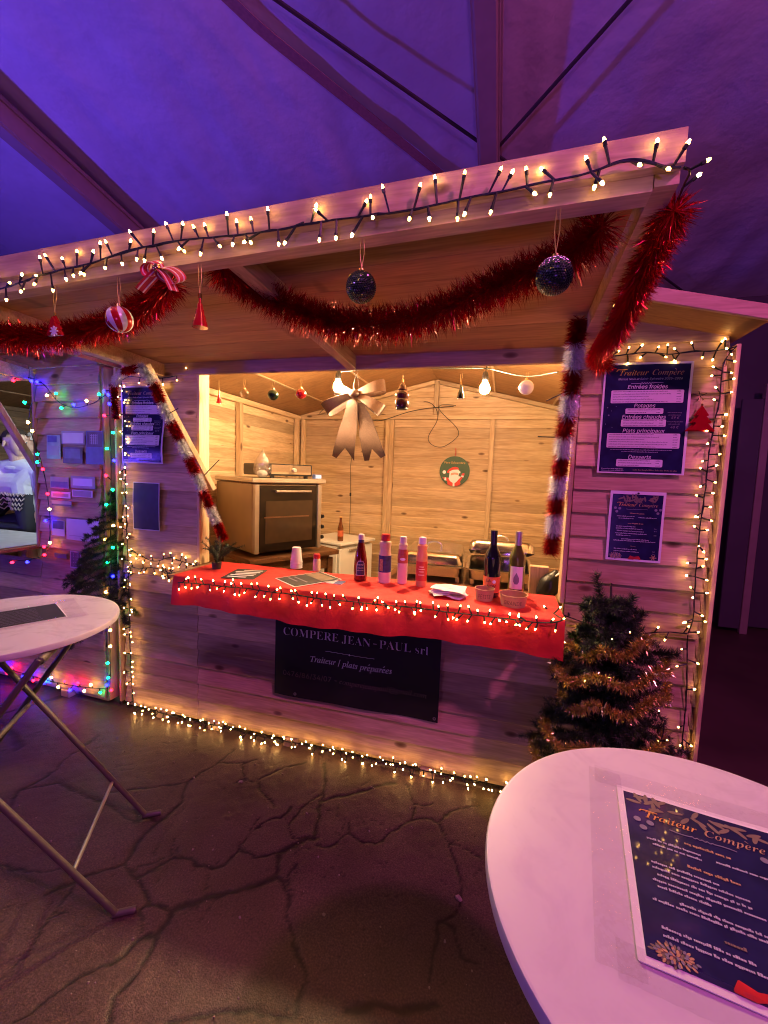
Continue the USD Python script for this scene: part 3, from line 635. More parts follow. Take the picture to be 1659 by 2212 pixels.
# mayonnaise squeeze bottle with a waist and a red cap
sq = lambda r, h: [(r * .92, 0), (r, .006), (r, h * .50), (r * .97, h * .62), (r * .88, h * .70), (r * .90, h * .78), (r * .98, h * .84), (r * .90, h * .885), (r * .66, h * .90)]
t, p = bottle('sauce_bottle', 'tall white squeeze bottle with red cap and dark blue label', 'bottle', 830, 1255, sq(.031, .235), 'cream_sauce',
    [('cap', 'cap_red', [(0, .245), (.020, .245), (.022, .242), (.0225, .213), (0, .212)]), ('label', 'label_blue', [(.0314, .055), (.0318, .056), (.0318, .138), (.0314, .139)])], 'squeeze sauce bottles on the counter')
wrap_patch(t, p, .02, .06, .0322, .062, 'print_tan', 'picture', ang=math.atan2(CAM[1] - p[1], CAM[0] - p[0]) - .6)
sq2 = lambda r, h: [(r * .94, 0), (r, .005), (r, h * .60), (r * .96, h * .66), (r * .84, h * .73), (r * .86, h * .80), (r * .90, h * .84), (r * .72, h * .87), (r * .66, h * .90)]
t, p = bottle('sauce_bottle', 'pale cream squeeze bottle with rust coloured shoulder label and white cap', 'bottle', 868, 1257, sq2(.0255, .235), 'cream_sauce',
    [('cap', 'cap_white', [(0, .236), (.015, .236), (.0175, .231), (.0185, .200), (0, .199)]), ('label', 'label_brown', [(.0258, .105), (.0262, .106), (.0258, .150), (.0232, .172), (.0225, .174)])], 'squeeze sauce bottles on the counter')
wrap_patch(t, p, .026, .016, .0266, .118, 'print_white', 'emblem', shape=affinity.scale(Point(0, .008).buffer(1, 8), .014, .007))
t, p = bottle('sauce_bottle', 'orange squeeze bottle with red label and white cap', 'bottle', 909, 1263, sq2(.0275, .24), 'orange_sauce',
    [('cap', 'cap_white', [(0, .243), (.016, .243), (.0185, .238), (.0195, .205), (0, .204)]), ('label', 'label_red', [(.0278, .030), (.0282, .031), (.0282, .125), (.0278, .126)])], 'squeeze sauce bottles on the counter')
for zz, w in ((.098, .022), (.086, .03), (.074, .024), (.058, .03)): wrap_patch(t, p, w, .004, .0286, zz, 'cream_sauce', 'print')
wine = lambda r, h: [(r * .93, 0), (r, .006), (r, h * .58), (r * .94, h * .63), (r * .62, h * .72), (r * .40, h * .79), (r * .37, h * .82), (r * .36, h * .97), (r * .40, h * .975), (r * .40, h)]
t, p = bottle('wine_bottle', 'black wine bottle with an orange label at its foot', 'bottle', 1060, 1284, wine(.037, .305), 'wine_dark',
    [('capsule', 'capsule_black', [(.0148, .235), (.0154, .236), (.0154, .304), (0, .3065)]), ('label', 'label_orange', [(.0374, .022), (.0378, .023), (.0378, .094), (.0374, .095)])], 'wine bottles at the counter end')
wrap_text(t, p, 'LA', .013, .0383, .072, 'ink', maxw=.02, ang=math.atan2(CAM[1] - p[1], CAM[0] - p[0]) - .35); wrap_text(t, p, 'NOV', .014, .0383, .046, 'ink', maxw=.044)
wrap_patch(t, p, 0, 0, .0384, .066, 'print_white', 'emblem', shape=affinity.translate(Point(0, 0).buffer(.008, 8), .012, .008))
t, p = bottle('wine_bottle', 'green white wine bottle with white label and silver capsule', 'bottle', 1113, 1282, wine(.0365, .30), 'wine_green',
    [('capsule', 'capsule_silver', [(.0146, .215), (.0152, .216), (.0152, .299), (0, .302)])], 'wine bottles at the counter end')
wrap_patch(t, p, .062, .105, .0369, .035, 'print_white', 'label'); wrap_patch(t, p, 0, 0, .0376, .058, 'print_grey', 'emblem', shape=Polygon([(0, .055), (-.012, .03), (-.013, .012), (-.006, 0), (.006, 0), (.013, .012), (.012, .03)]))
# salt shaker, cups
t, p = bottle('shaker', 'small white shaker with red lid beside the paper cups', 'shaker', 684, 1230, [(.019, 0), (.021, .004), (.021, .055), (.017, .066), (.016, .07)], 'cream_sauce',
    [('lid', 'cap_red', [(0, .092), (.016, .092), (.0185, .088), (.0185, .068), (0, .067)])])
p = cz(640, 1224); p[2] = ZT
t = thing('cup_stack', 'stack of white paper cups upside down on the counter', 'cups', p)
for k in range(5):
    z = k * .0085
    obj('cup', lathe([(.033, z), (.0345, z), (.0345, z + .003), (.0325, z + .004), (.026, z + .075), (.0245, z + .077), (0, z + .077)] if k < 4 else [(.033, z), (.0345, z), (.0345, z + .003), (.0325, z + .004), (.024, z + .082), (.0225, z + .083), (.021, z + .080), (0, z + .080)], 24, p), 'cup_white', t, smooth=35)
# bowls of brown card with handwriting
def bowl(u, v, r, h, txt, label):
    p = cz(u, v); p[2] = ZT
    t = thing('paper_bowl', label, 'bowl', p, group='brown card bowls on the counter')
    rb = r * .86
    obj('body', lathe([(0, .003), (rb, .003), (rb, 0), (rb + .001, 0), (r, h - .003), (r + .0025, h - .002), (r + .003, h), (r + .001, h + .001), (r - .0015, h), (rb - .001, .006), (0, .006)], 36, p), 'kraft', t, smooth=35)
    s = text_poly(txt, h * .36, 'sans', .12, -1.4); s = centred(s, 0, 0)
    wmax = r * 1.35
    if s.bounds[2] - s.bounds[0] > wmax: s = affinity.scale(s, wmax / (s.bounds[2] - s.bounds[0]), 1, origin=(0, 0))
    m = prism(s, .0004); vv = m.vertices; a0 = math.atan2(CAM[1] - p[1], CAM[0] - p[0])
    zz = h * .24 + vv[:, 1]; rr = rb + (r - rb) * zz / h + .0012 + vv[:, 2]; a = a0 + vv[:, 0] / rr
    m.vertices = np.c_[p[0] + rr * np.cos(a), p[1] + rr * np.sin(a), p[2] + zz]
    obj('lettering', m, 'ink', t)
bowl(1046, 1292, .042, .052, 'PETITE', 'smaller brown card bowl marked PETITE')
bowl(1108, 1304, .058, .050, 'GRANDE', 'larger brown card bowl marked GRANDE')
# napkins: loose crumpled layers
pn = cz(968, 1282); pn[2] = ZT
t = thing('napkins', 'loose pile of white paper napkins beside the bowls', 'napkins', pn)
for k in range(5):
    n = 14; a = rng.uniform(-.5, .5); X, Y = np.meshgrid(np.linspace(-.075, .075, n), np.linspace(-.055, .055, n), indexing='ij')
    P = np.stack([X.ravel(), Y.ravel(), 0 * X.ravel()], 1)
    Zq = .004 + k * .006 + .022 * meshkit.fbm(P * 16 + k * 3, 3, k) * (.5 + .5 * (k / 4)) + .008 * (P[:, 0] / .075) * (1 if k % 2 else -1) * .4
    Zq -= .012 * np.clip((np.hypot(P[:, 0] / .075, P[:, 1] / .055) - .8), 0, 1); Zq = np.maximum(Zq, .002 + k * .0015)
    c, s = math.cos(a), math.sin(a)
    Q = np.c_[pn[0] + P[:, 0] * c - P[:, 1] * s + rng.uniform(-.01, .01), pn[1] + P[:, 0] * s + P[:, 1] * c + rng.uniform(-.008, .008), pn[2] + Zq]
    i = np.arange(n * n).reshape(n, n)
    obj('napkin', (Q, np.stack([i[:-1, :-1], i[1:, :-1], i[1:, 1:], i[:-1, 1:]], -1).reshape(-1, 4)), 'napkin_white', t, smooth=True)
def flat_sheet(name, label, cat_, corners, mat, border=None, bars=None, z=ZT):
    """A flat paper on the counter through four points of the photograph."""
    C = np.array([[*cz(*c)[:2], z] for c in corners]); ex, ey = C[1] - C[0], C[3] - C[0]
    T = frame4(C[0], ex, ey); w, h = np.linalg.norm(ex), abs((C[3] - C[0]) @ T[:3, 1])
    t = thing(name, label, cat_, C[0])
    obj('sheet', put(prism(rounded(w, h, .003), .0012), T), border or mat, t)
    T1 = T.copy(); T1[2, 3] += .0014
    b = .006 if border else 0
    if border: obj('picture', put(prism(sbox(b, b, w - b, h - b), .0006), T1), mat, t)
    T1 = T1.copy(); T1[2, 3] += .0010
    for x0, y0, x1, y1, mm in bars or []: obj('print', put(prism(sbox(x0 * w, y0 * h, x1 * w, y1 * h), .0004), T1), mm, t)
flat_sheet('leaflet', 'black leaflet with white boxes lying at the left of the cloth', 'leaflet', [(476, 1246), (547, 1250), (569, 1229), (503, 1226)], 'slate_black', None,
    [(.12, .12, .7, .2, 'panel_white'), (.12, .30, .85, .38, 'panel_white'), (.2, .46, .85, .54, 'panel_white'), (.12, .62, .9, .70, 'panel_white'), (.3, .80, .9, .87, 'panel_white')])
flat_sheet('menu_sheet', 'laminated dark menu lying askew on the cloth', 'menu', [(594, 1247), (636, 1266), (731, 1245), (687, 1231)], 'slate_black', 'paper_white',
    [(.15, .2, .6, .24, 'print_faint'), (.15, .32, .8, .36, 'print_faint'), (.1, .6, .9, .9, 'print_dim')])
flat_sheet('card', 'small white and blue card in front of the ketchup', 'card', [(703, 1257), (737, 1261), (742, 1254), (709, 1250)], 'print_white', None, [(.5, .0, 1., 1., 'blue_box')])

# ------------------------------------------------------------------ prints pinned to the front wall
XW = V(1, 0, 0); ZW = V(0, 0, 1)
def wavy(m, T, fn):
    """Bends a flat print (built in its own plane) off the wall by fn(x, y)."""
    m = m.subdivide_to_size(.03, max_iter=6) if len(m.faces) < 400 else m.copy()
    v = m.vertices.copy(); v[:, 2] += fn(v[:, 0], v[:, 1]); m.vertices = v
    return put(m, T)
class Print:
    def __init__(s, name, label, cat_, o, ex, ey, w, h, border, fn=lambda x, y: 0 * x, group=None, paper='paper_white', ink='print_navy'):
        s.T, s.w, s.h, s.fn = frame4(o, ex, ey), w, h, fn
        s.t = thing(name, label, cat_, o, group=group)
        s.add('sheet', rounded(w, h, .002), paper, 0., .0014)
        if ink: s.add('picture', sbox(border[0], border[1], w - border[2], h - border[3]), ink, .0015, .0008)
    def add(s, name, shp, mat, z=.0030, d=.0005):
        if shp is None or shp.is_empty: return
        obj(name, wavy(affinity.translate(shp, 0, 0) and prism(shp, d).apply_translation((0, 0, z)), s.T, s.fn), mat, s.t)
def squiggle(cx, y, w, th):
    x = np.linspace(-1, 1, 60); yy = np.where(abs(x) > .35, .012 * np.sign(x) * np.sin((abs(x) - .35) * 4.8) * .35, .004 * np.cos(x * 40))
    return LineString(np.c_[cx + x * w / 2, y + yy * w * 4]).buffer(th, 2)
def title(w, cx, y, height):
    """The cursive heading: sheared letters with a swash over the T."""
    a = text_poly('Traiteur', height, 'bolditalic', .08, -1.2); b = text_poly('Compère', height, 'bolditalic', .08, -1.2)
    b = affinity.translate(b, a.bounds[2] + height * .55, 0)
    sw = LineString([(-.35 * height, .78 * height), (-.2 * height, 1.02 * height), (.4 * height, 1.08 * height), (1.25 * height, 1.02 * height)]).buffer(.06 * height, 3)
    u = unary_union([a, sw, b]); k = w / (u.bounds[2] - u.bounds[0]); x0, _, x1, _ = u.bounds
    f = lambda g: affinity.translate(affinity.scale(affinity.translate(g, -(x0 + x1) / 2, 0), k, k, origin=(0, 0)), cx, y)
    return f(unary_union([a, sw])), f(b)
def big_menu(o, w, h, label, seed, fn, boxmat='panel_white', strong=True):
    P = Print('menu_poster', label, 'poster', o, XW, ZW, w, h, (.008, .006, .010, .009), fn, 'tall navy menu posters on the stall front')
    X, Y = lambda f: f * w, lambda f: (1 - f) * h
    ta, tb = title(.76 * w, X(.52), Y(.115), .03)
    P.add('title', ta, 'print_gold' if strong else 'print_tan'); P.add('title', tb, 'print_tan')
    P.add('lettering', fit_width(text_poly('Menus Noël et Saint-Sylvestre 2025-2026', .012, 'sans', .15), .72 * w) and centred(fit_width(text_poly('Menus Noël et Saint-Sylvestre 2025-2026', .012, 'sans', .15), .72 * w), X(.53), Y(.155)), 'print_line')
    P.add('ornament', squiggle(X(.5), Y(.185), .36 * w, .0009), 'print_line')
    for k, (txt, yh, x0, x1, y0, y1, nl) in enumerate([('Entrées froides', .232, .10, .92, .245, .360, 5), ('Potages', .400, .28, .71, .408, .458, 2), ('Entrées chaudes', .500, .24, .75, .507, .572, 3),
            ('Plats principaux', .625, .09, .92, .632, .765, 6), ('Desserts', .862, .22, .75, .868, .935, 3)]):
        hd = text_poly(txt, .0155, 'sans', .2); P.add('heading', centred(hd, X((x0 + x1) / 2), Y(yh)), 'print_white')
        P.add('box', affinity.translate(rounded((x1 - x0) * w, (y1 - y0) * h, .005), X(x0), Y(y1)), boxmat, .0026, .0006)
        bars = []
        for i in range(nl):
            yy = Y(y0 + (y1 - y0) * (i + .66) / nl); r = np.random.default_rng(seed + k * 10 + i)
            bars += word_lines(X(x0) + .008, yy, (x1 - x0) * w * r.uniform(.45, .82), .0034, seed + k * 10 + i) + word_lines(X(x1) - .026, yy, .018, .0036, seed + 77 + i)
        P.add('print', unary_union(bars), 'print_faint', .0034, .0003)
    P.add('print', unary_union(word_lines(X(.14), Y(.785), .70 * w, .003, seed + 5) + word_lines(X(.27), Y(.803), .42 * w, .003, seed + 6)), 'print_line')
    P.add('print', unary_union(word_lines(X(.76), Y(.45), .17 * w, .003, seed + 15) + word_lines(X(.77), Y(.47), .15 * w, .003, seed + 16) + word_lines(X(.76), Y(.53), .18 * w, .003, seed + 17) + word_lines(X(.78), Y(.55), .13 * w, .003, seed + 18)), 'print_grey')
    P.add('lettering', affinity.translate(text_poly('59 €', .010, 'sans', .2), X(.80), Y(.502)), 'print_grey'); P.add('lettering', affinity.translate(text_poly('48 €', .010, 'sans', .2), X(.80), Y(.585)), 'print_grey')
    P.add('print', unary_union(word_lines(X(.05), Y(.962), .27 * w, .004, seed + 8) + word_lines(X(.05), Y(.977), .27 * w, .003, seed + 9)), 'print_line'); P.add('print', unary_union(word_lines(X(.42), Y(.970), .50 * w, .006, seed + 11)), 'print_dim')
    P.add('star', unary_union([Point(X(a), Y(b)).buffer(c) for a, b, c in ((.07, .40, .0022), (.12, .43, .0014), (.09, .47, .003), (.17, .39, .0016), (.06, .55, .0018), (.14, .58, .0014))]), 'print_grey')
    P.add('pin', unary_union([Point(X(.03), Y(.012)).buffer(.004), Point(X(.97), Y(.012)).buffer(.004)]), 'print_white', .003, .003)
    return P
big_menu((2.620, -.037, 1.588), .334, .468, 'large navy menu poster with pale boxes right of the opening', 100, lambda x, y: .004 * np.sin(x * 11) * (y / .47) + .003 * np.cos(y * 9))
big_menu((.030, -.037, 1.560), .298, .445, 'wavy navy menu poster left of the opening, half behind the prop', 300, lambda x, y: .010 + .011 * np.sin(y * 15 + .5) * np.clip(x / .3, .15, 1), strong=False)
def small_menu(o, ex, ey, w, h, label, fn, seed, z0=0., pin=True):
    P = Print('menu_sheet', label, 'menu', o, ex, ey, w, h, (.010, .010, .010, .014), fn)
    X, Y = lambda f: f * w, lambda f: (1 - f) * h
    r = np.random.default_rng(seed)
    P.add('foliage', unary_union([affinity.rotate(affinity.scale(Point(X(a), Y(b)).buffer(1, 3), .012, .0035), c) for a, b, c in zip(r.uniform(.10, .92, 26), r.uniform(.065, .15, 26), r.uniform(0, 180, 26))]), 'print_dim', .0025)
    P.add('bauble', unary_union([Point(X(a), Y(b)).buffer(.0055) for a, b in ((.11, .245), (.19, .25), (.84, .255), (.92, .25), (.14, .295), (.88, .30))]), 'print_grey')
    ta, tb = title(.74 * w, X(.50), Y(.215), .02); P.add('title', ta, 'print_gold'); P.add('title', tb, 'print_tan')
    P.add('ornament', squiggle(X(.5), Y(.255), .38 * w, .0008), 'print_grey')
    for a, y, q in ((.38, .32, .26), (.36, .465, .28), (.44, .79, .1)): P.add('heading', unary_union(word_lines(X(a), Y(y), q * w, .0050, seed + int(y * 100))), 'print_tan' if a < .44 else 'print_dim')
    for k, (a, y, q) in enumerate([(.15, .365, .32), (.54, .375, .33), (.18, .395, .28), (.15, .51, .36), (.15, .54, .5), (.17, .575, .5), (.14, .61, .58), (.16, .64, .27), (.26, .69, .5), (.12, .715, .76), (.14, .835, .42), (.14, .868, .47)]):
        P.add('print', unary_union(word_lines(X(a), Y(y), q * w, .0042, seed + k)), 'print_line')
    P.add('print', unary_union([b for y in (.525, .56, .62, .85, .88) for b in word_lines(X(.84), Y(y), .05 * w, .004, seed + int(y * 1000))]), 'print_grey')
    for q in range(3):
        P.add('pine_cone', unary_union([affinity.rotate(affinity.scale(Point(X(.17) + .024 * math.cos(i * 2.4) * math.sqrt(i / 42) + .002 * q, Y(.93) + .013 * math.sin(i * 2.4) * math.sqrt(i / 42)).buffer(1, 4), .0042 - .0008 * q, .0016), i * 137.5) for i in range(q, 42, 2)]), ('print_dim', 'print_tan', 'print_grey')[q], .0022 + .0007 * q)
    P.add('ribbon', Polygon([(X(.42), Y(.965)), (X(.45), Y(.925)), (X(.52), Y(.94)), (X(.60), Y(.925)), (X(.63), Y(.965)), (X(.54), Y(.955)), (X(.5), Y(.968))]).buffer(.002, 3), 'print_red')
    P.add('star', unary_union([affinity.rotate(sbox(X(.86) - .013, Y(.93) - .0018, X(.86) + .013, Y(.93) + .0018), c, origin=(X(.86), Y(.93))) for c in (0, 60, 120)]), 'print_tan')
    if pin: P.add('pin', Point(X(.5), Y(.028)).buffer(.004), 'ink', .002, .005)
    return P
small_menu((2.683, -.037, 1.208), XW, ZW, .215, .305, 'smaller navy menu sheet pinned under the large right poster', lambda x, y: .003 * np.sin(x * 14) + .002 * np.cos(y * 17), 500)
pl = Print('slate_board', 'plain dark grey poster left of the opening under the wavy menu', 'poster', (.098, -.037, 1.163), XW, ZW, .192, .285, (.005, .005, .005, .005), lambda x, y: .004 + .003 * np.sin(y * 13), ink='slate_black')
# ------------------------------------------------------------------ black vinyl banner
BX0, BX1, BZ0, BZ1 = 1.062, 1.980, .305, .80
def bfn(x, y): return .006 + .010 * np.sin(x * 5.2 + .4) * (1 - y / .5) * .6 + .004 * np.sin(x * 15)
ban = thing('banner', 'black vinyl banner with white serif lettering hung under the counter', 'banner', (BX0, -.03, BZ0))
TB = frame4((BX0, -.037, BZ0), XW, ZW); bw, bh = BX1 - BX0, BZ1 - BZ0
sheet = trimesh.creation.box((bw, bh, .0012)); sheet.apply_translation((bw / 2, bh / 2, .0006))
def bput(name, shp, mat, z=.0016, d=.0006):
    obj(name, wavy(prism(shp, d).apply_translation((0, 0, z)), TB, bfn), mat, ban)
obj('sheet', wavy(sheet, TB, bfn), 'banner_black', ban, smooth=30)
rowp = lambda f: (1 - f) * bh
s1 = fit_width(text_poly('COMPERE JEAN-PAUL srl', .06, 'serif', 0, -1.7), .80); bput('lettering', affinity.translate(s1, .052, .345), 'print_white')
ln = unary_union([sbox(.30, .2840, .575, .2856), affinity.rotate(sbox(.433, .2805, .4415, .289), 45)]); bput('ornament', ln, 'print_white')
s2 = fit_width(text_poly('Traiteur / plats préparées', .05, 'italic'), .455); bput('lettering', affinity.translate(s2, .215, .216), 'print_white')
s3 = fit_width(text_poly('0476/86/34/07 - comperejeanpaul@gmail.com', .04, 'italic'), .80); bput('lettering', affinity.translate(s3, .055, .118), 'print_dim')
for x, y in ((.018, .475), (.13, .020), (.50, .478), (.90, .020), (.90, .475)):
    bput('eyelet', Point(x, y).buffer(.0085, 6).difference(Point(x, y).buffer(.004, 4)), 'bright_steel', .0018, .0014)

# ------------------------------------------------------------------ inside the stall
# oven on a wooden table, turned towards the server
OA = math.radians(31.); e1 = V(math.sin(OA), math.cos(OA), 0); e2 = V(-math.cos(OA), math.sin(OA), 0); ez = V(0, 0, 1)
OC = V(.605, .455, 0)     # nearest vertical edge of the oven
OZ_, OT, OLN, ODP = .945, 1.487, .56, .60
ot = thing('oven', 'big steel convection oven with dark glass door on a brown table', 'oven', OC + ez * OZ_)
def oface(a, b, z, s, ch=.003): return obox(OC + e1 * a + e2 * b + ez * z, e1, e2, ez, s, ch)
obj('body', oface(OLN / 2, ODP / 2 + .03, (OZ_ + OT - .035) / 2 + .01, (OLN, ODP, OT - OZ_ - .055), .006), 'oven_side', ot)
obj('top', oface(OLN / 2 + .005, ODP / 2 + .005, OT - .014, (OLN + .05, ODP + .03, .034), .006), 'oven_trim', ot)
obj('door', oface(OLN / 2, .018, (OZ_ + OT) / 2 - .012, (OLN - .09, .028, OT - OZ_ - .075), .004), 'dark_glass', ot)
d = stage.GetPrimAtPath(ot.GetPrim().GetPath().AppendChild('door'))
for a in (.022, OLN - .022): obj('trim', oface(a, .014, (OZ_ + OT) / 2 - .012, (.034, .034, OT - OZ_ - .06), .003), 'oven_trim', ot)
obj('handle', cat([tube([OC + e1 * .15 - e2 * .03 + ez * (OT - .088), OC + e1 * (OLN - .12) - e2 * .03 + ez * (OT - .088)], .009, 10)] + [tube([OC + e1 * a - e2 * .03 + ez * (OT - .088), OC + e1 * a + e2 * .01 + ez * (OT - .088)], .006, 8) for a in (.17, OLN - .14)]), 'bright_steel', ot, smooth=30)
obj('window', oface(OLN / 2, .0025, OZ_ + .235, (OLN - .17, .004, .30), .001), 'oven_window', ot); obj('rack', oface(OLN / 2 - .02, .0002, OZ_ + .27, (OLN - .19, .002, .010), .0005), 'brown_table_wood', ot)
for z in (.10, .18, .26): obj('knob', put(lathe([(0, 0), (.016, 0), (.014, .016), (0, .016)], 16), frame4(OC + e1 * (OLN - .0) + ez * (OZ_ + z), e2, ez)), 'black_plastic', ot, smooth=35)
tb = thing('work_table', 'brown wooden work table under the oven', 'table', OC)
obj('tabletop', oface(OLN / 2 + .05, ODP / 2, OZ_ - .028, (OLN + .20, ODP + .08, .035), .004), 'brown_table_wood', tb)
obj('apron', oface(OLN / 2 + .05, .03, OZ_ - .105, (OLN + .10, .022, .11), .003), 'brown_table_wood', tb)
for a in (.0, OLN + .1):
    for b in (.03, ODP - .03): obj('leg', oface(a, b, .455, (.05, .05, .83), .003), 'brown_table_wood', tb)
hx = thing('warming_unit', 'low black appliance with mirrored front panel on top of the oven', 'appliance', OC + ez * OT)
HZ = OT + .006
obj('body', oface(.30, .22, HZ + .058, (.36, .40, .085), .006), 'black_plastic', hx)
obj('panel', oface(.30, .0175, HZ + .060, (.33, .004, .066), .001), 'mirror_front', hx)
obj('knob', put(lathe([(0, 0), (.017, 0), (.015, .014), (0, .014)], 18), frame4(OC + e1 * .32 + e2 * .0155 + ez * (HZ + .058), e1, ez)), 'bright_steel', hx, smooth=35)
for a in (.16, .44): obj('foot', oface(a, .05, HZ + .006, (.025, .025, .022), .002), 'black_plastic', hx)
pb = OC + e1 * .08 + e2 * .045 + ez * (OT + .004)
m = trimesh.creation.icosphere(4); v = m.vertices; h = (v[:, 2] + 1) / 2
sc = np.interp(h, [0, .25, .6, 1], [1.0, 1.0, .62, .08])
v2 = np.c_[v[:, 0] * .075 * sc, v[:, 1] * .055 * sc, h * .20]; v2 += .020 * (np.stack([meshkit.fbm(v * 2.6, 3, i) for i in (1, 2, 3)], 1) - .5) * V(1, 1, .4)
m.vertices = np.c_[v2[:, :2], np.maximum(v2[:, 2], 0)] + pb
bg = thing('plastic_bag', 'crumpled clear plastic bag on the oven top', 'bag', pb)
obj('film', m, 'clear_plastic', bg)
obj('content', trimesh.creation.icosphere(2, .032).apply_transform(np.diag([1.2, 1, .8, 1])).apply_translation(pb + ez * .03), 'paper_white', bg, smooth=True)
q = OC + e1 * (OLN - .03) + e2 * .03 + ez * (OT + .004)
bl = thing('small_box', 'small blue box at the right end of the oven top', 'box', q)
obj('body', obox(q + ez * .017, e1, e2, ez, (.06, .04, .034), .002), 'blue_box', bl); obj('label', obox(q + ez * .017 - e2 * .0208, e1, e2, ez, (.045, .001, .02), .0003), 'print_white', bl)
# fridge, beer bottle, second work top
FP = at(735, 1174, 1, 1.50); fz = FP[2]
fr = thing('fridge', 'small white fridge in the back left corner behind the oven', 'fridge', (FP[0], FP[1], .05))
fe1, fe2 = V(math.sin(.35), math.cos(.35), 0), V(-math.cos(.35), math.sin(.35), 0)
fo = lambda a, b, z, s, ch=.004: obox(V(FP[0], FP[1], 0) + fe1 * a + fe2 * b + ez * z, fe1, fe2, ez, s, ch)
obj('body', fo(.25, .27, .05 + (fz - .08) / 2, (.50, .46, fz - .08), .008), 'white_enamel', fr); obj('top', fo(.25, .25, fz - .012, (.52, .54, .024), .004), 'white_enamel', fr)
obj('door', fo(.25, .02, .05 + (fz - .10) / 2, (.49, .032, fz - .11), .006), 'white_enamel', fr); obj('handle', fo(.22, -.012, fz - .075, (.20, .018, .022), .003), 'bright_steel', fr)
b0 = at(735, 1168, 2, fz + .002); b0 = V(b0[0], b0[1], fz + .001)
bt = thing('beer_bottle', 'brown beer bottle standing on the white fridge', 'bottle', b0)
obj('body', lathe([(0, 0), (.026, 0), (.028, .004), (.028, .12), (.022, .145), (.0125, .18), (.012, .215), (.0135, .218), (.0135, .226), (0, .226)], 22, b0), 'beer_brown', bt, smooth=35)
obj('label', lathe([(.0282, .045), (.0286, .046), (.0286, .10), (.0282, .101)], 22, b0), 'label_brown', bt, smooth=35); obj('cap', lathe([(0, .231), (.013, .230), (.0148, .222), (0, .221)], 18, b0), 'print_gold', bt)
# buffet table with two chafing dishes
bf = thing('buffet_table', 'low dark table along the right side carrying two chafing dishes', 'table', (1.2, .45, .05))
obj('tabletop', cbx((1.50, .42, .84), (2.98, 1.35, .87), .004), 'brown_table_wood', bf)
for x in (1.56, 2.92):
    for y in (.48, 1.29): obj('leg', cbx((x - .025, y - .025, .05), (x + .025, y + .025, .839), .003), 'brown_table_wood', bf)
def rbox(w, d, h, r, taper=1., n=5):
    """A rounded rectangular pan or lid shell as a loft (closed top)."""
    base = np.array(rounded(w, d, r).exterior.coords)[:-1] - V(w / 2, d / 2)
    return base
def loft(base, levels, close=True):
    n = len(base); v = np.vstack([np.c_[base * s, np.full(n, z)] for s, z in levels]); f = []
    for i in range(len(levels) - 1):
        for j in range(n):
            a, b = i * n + j, i * n + (j + 1) % n; f += [[a, b, b + n], [a, b + n, a + n]]
    if close:
        k = len(v); v = np.vstack([v, [[0, 0, levels[-1][1]]]]); o = (len(levels) - 1) * n
        f += [[k, o + j, o + (j + 1) % n] for j in range(n)]
    return trimesh.Trimesh(v, f, process=False)
def chafing(o, rot, label, open_=0.):
    t = thing('chafing_dish', label, 'chafing dish', o, group='steel chafing dishes inside the stall')
    R = trimesh.transformations.rotation_matrix(rot, [0, 0, 1]); R[:3, 3] = o
    w, d_ = .40, .52
    base = rbox(w, d_, 0, .045)
    obj('pan', put(loft(base, [(.93, .035), (.97, .10), (1.06, .102), (1.06, .108), (1., .110)]), R), 'stainless', t, smooth=35)
    lid = loft(base, [(.99, 0), (1.0, .004), (.97, .045), (.90, .066), (.75, .074)])
    L = np.eye(4)
    if open_: L = trimesh.transformations.rotation_matrix(-open_, [1, 0, 0], [0, d_ / 2, 0])
    L2 = np.eye(4); L2[2, 3] = .112
    obj('lid', put(put(put(lid, L), L2), R), 'stainless', t, smooth=35)
    hp = np.array([(-.045, -.05, .07), (-.045, -.05, .098), (.045, -.05, .098), (.045, -.05, .07)]); hd = tube(smooth_path(hp, .01), .006, 8)
    obj('handle', put(put(put(hd, L), L2), R), 'bright_steel', t, smooth=35)
    for sx in (-1, 1):
        for sy in (-1, 1): obj('leg', put(cbx((sx * w * .42 - .012, sy * d_ * .42 - .012, 0), (sx * w * .42 + .012, sy * d_ * .42 + .012, .036), .002), R), 'bright_steel', t)
    return t
chafing(V(1.80, .83, .872), .06, 'left chafing dish, closed lid with a handle on top')
chafing(V(2.235, .84, .872), .03, 'right chafing dish behind the wine bottles, lid tipped back', .22)
# rag and dark bag at the right
pbk = at(1187, 1262, 1, .33)
bb = thing('black_bag', 'black bag with a white paper sticking out beside the right jamb', 'bag', pbk)
m = trimesh.creation.icosphere(3); v = m.vertices; m.vertices = np.c_[v[:, 0] * .06 + .025 * v[:, 2], v[:, 1] * .05, v[:, 2] * .085] * (1 + .25 * (meshkit.fbm(v * 2, 3, 4) - .5))[:, None] + pbk + V(0, 0, -.01)
obj('sack', m, 'black_plastic', bb, smooth=True)
obj('paper', obox(pbk + V(.040, -.02, .068), unit(V(.8, 0, .6)), V(0, 1, 0), unit(V(-.6, 0, .8)), (.045, .05, .006), .001), 'paper_white', bb)
rg = at(970, 1196, 1, .95)
m = trimesh.creation.icosphere(3); v = m.vertices; m.vertices = v * V(.075, .03, .02) * (1 + .6 * (meshkit.fbm(v * 3, 3, 7) - .5))[:, None] + rg
obj('tea_towel', m, 'napkin_white', smooth=True, label='crumpled pale cloth lying on the left chafing lid', cat='cloth')
cr = thing('crate_stack', 'grey-green wooden box standing at the right end behind the counter', 'box', (2.40, .28, .05))
obj('body', cbx((2.40, .36, .87), (2.50, .41, 1.07), .003), 'pine_z', cr)
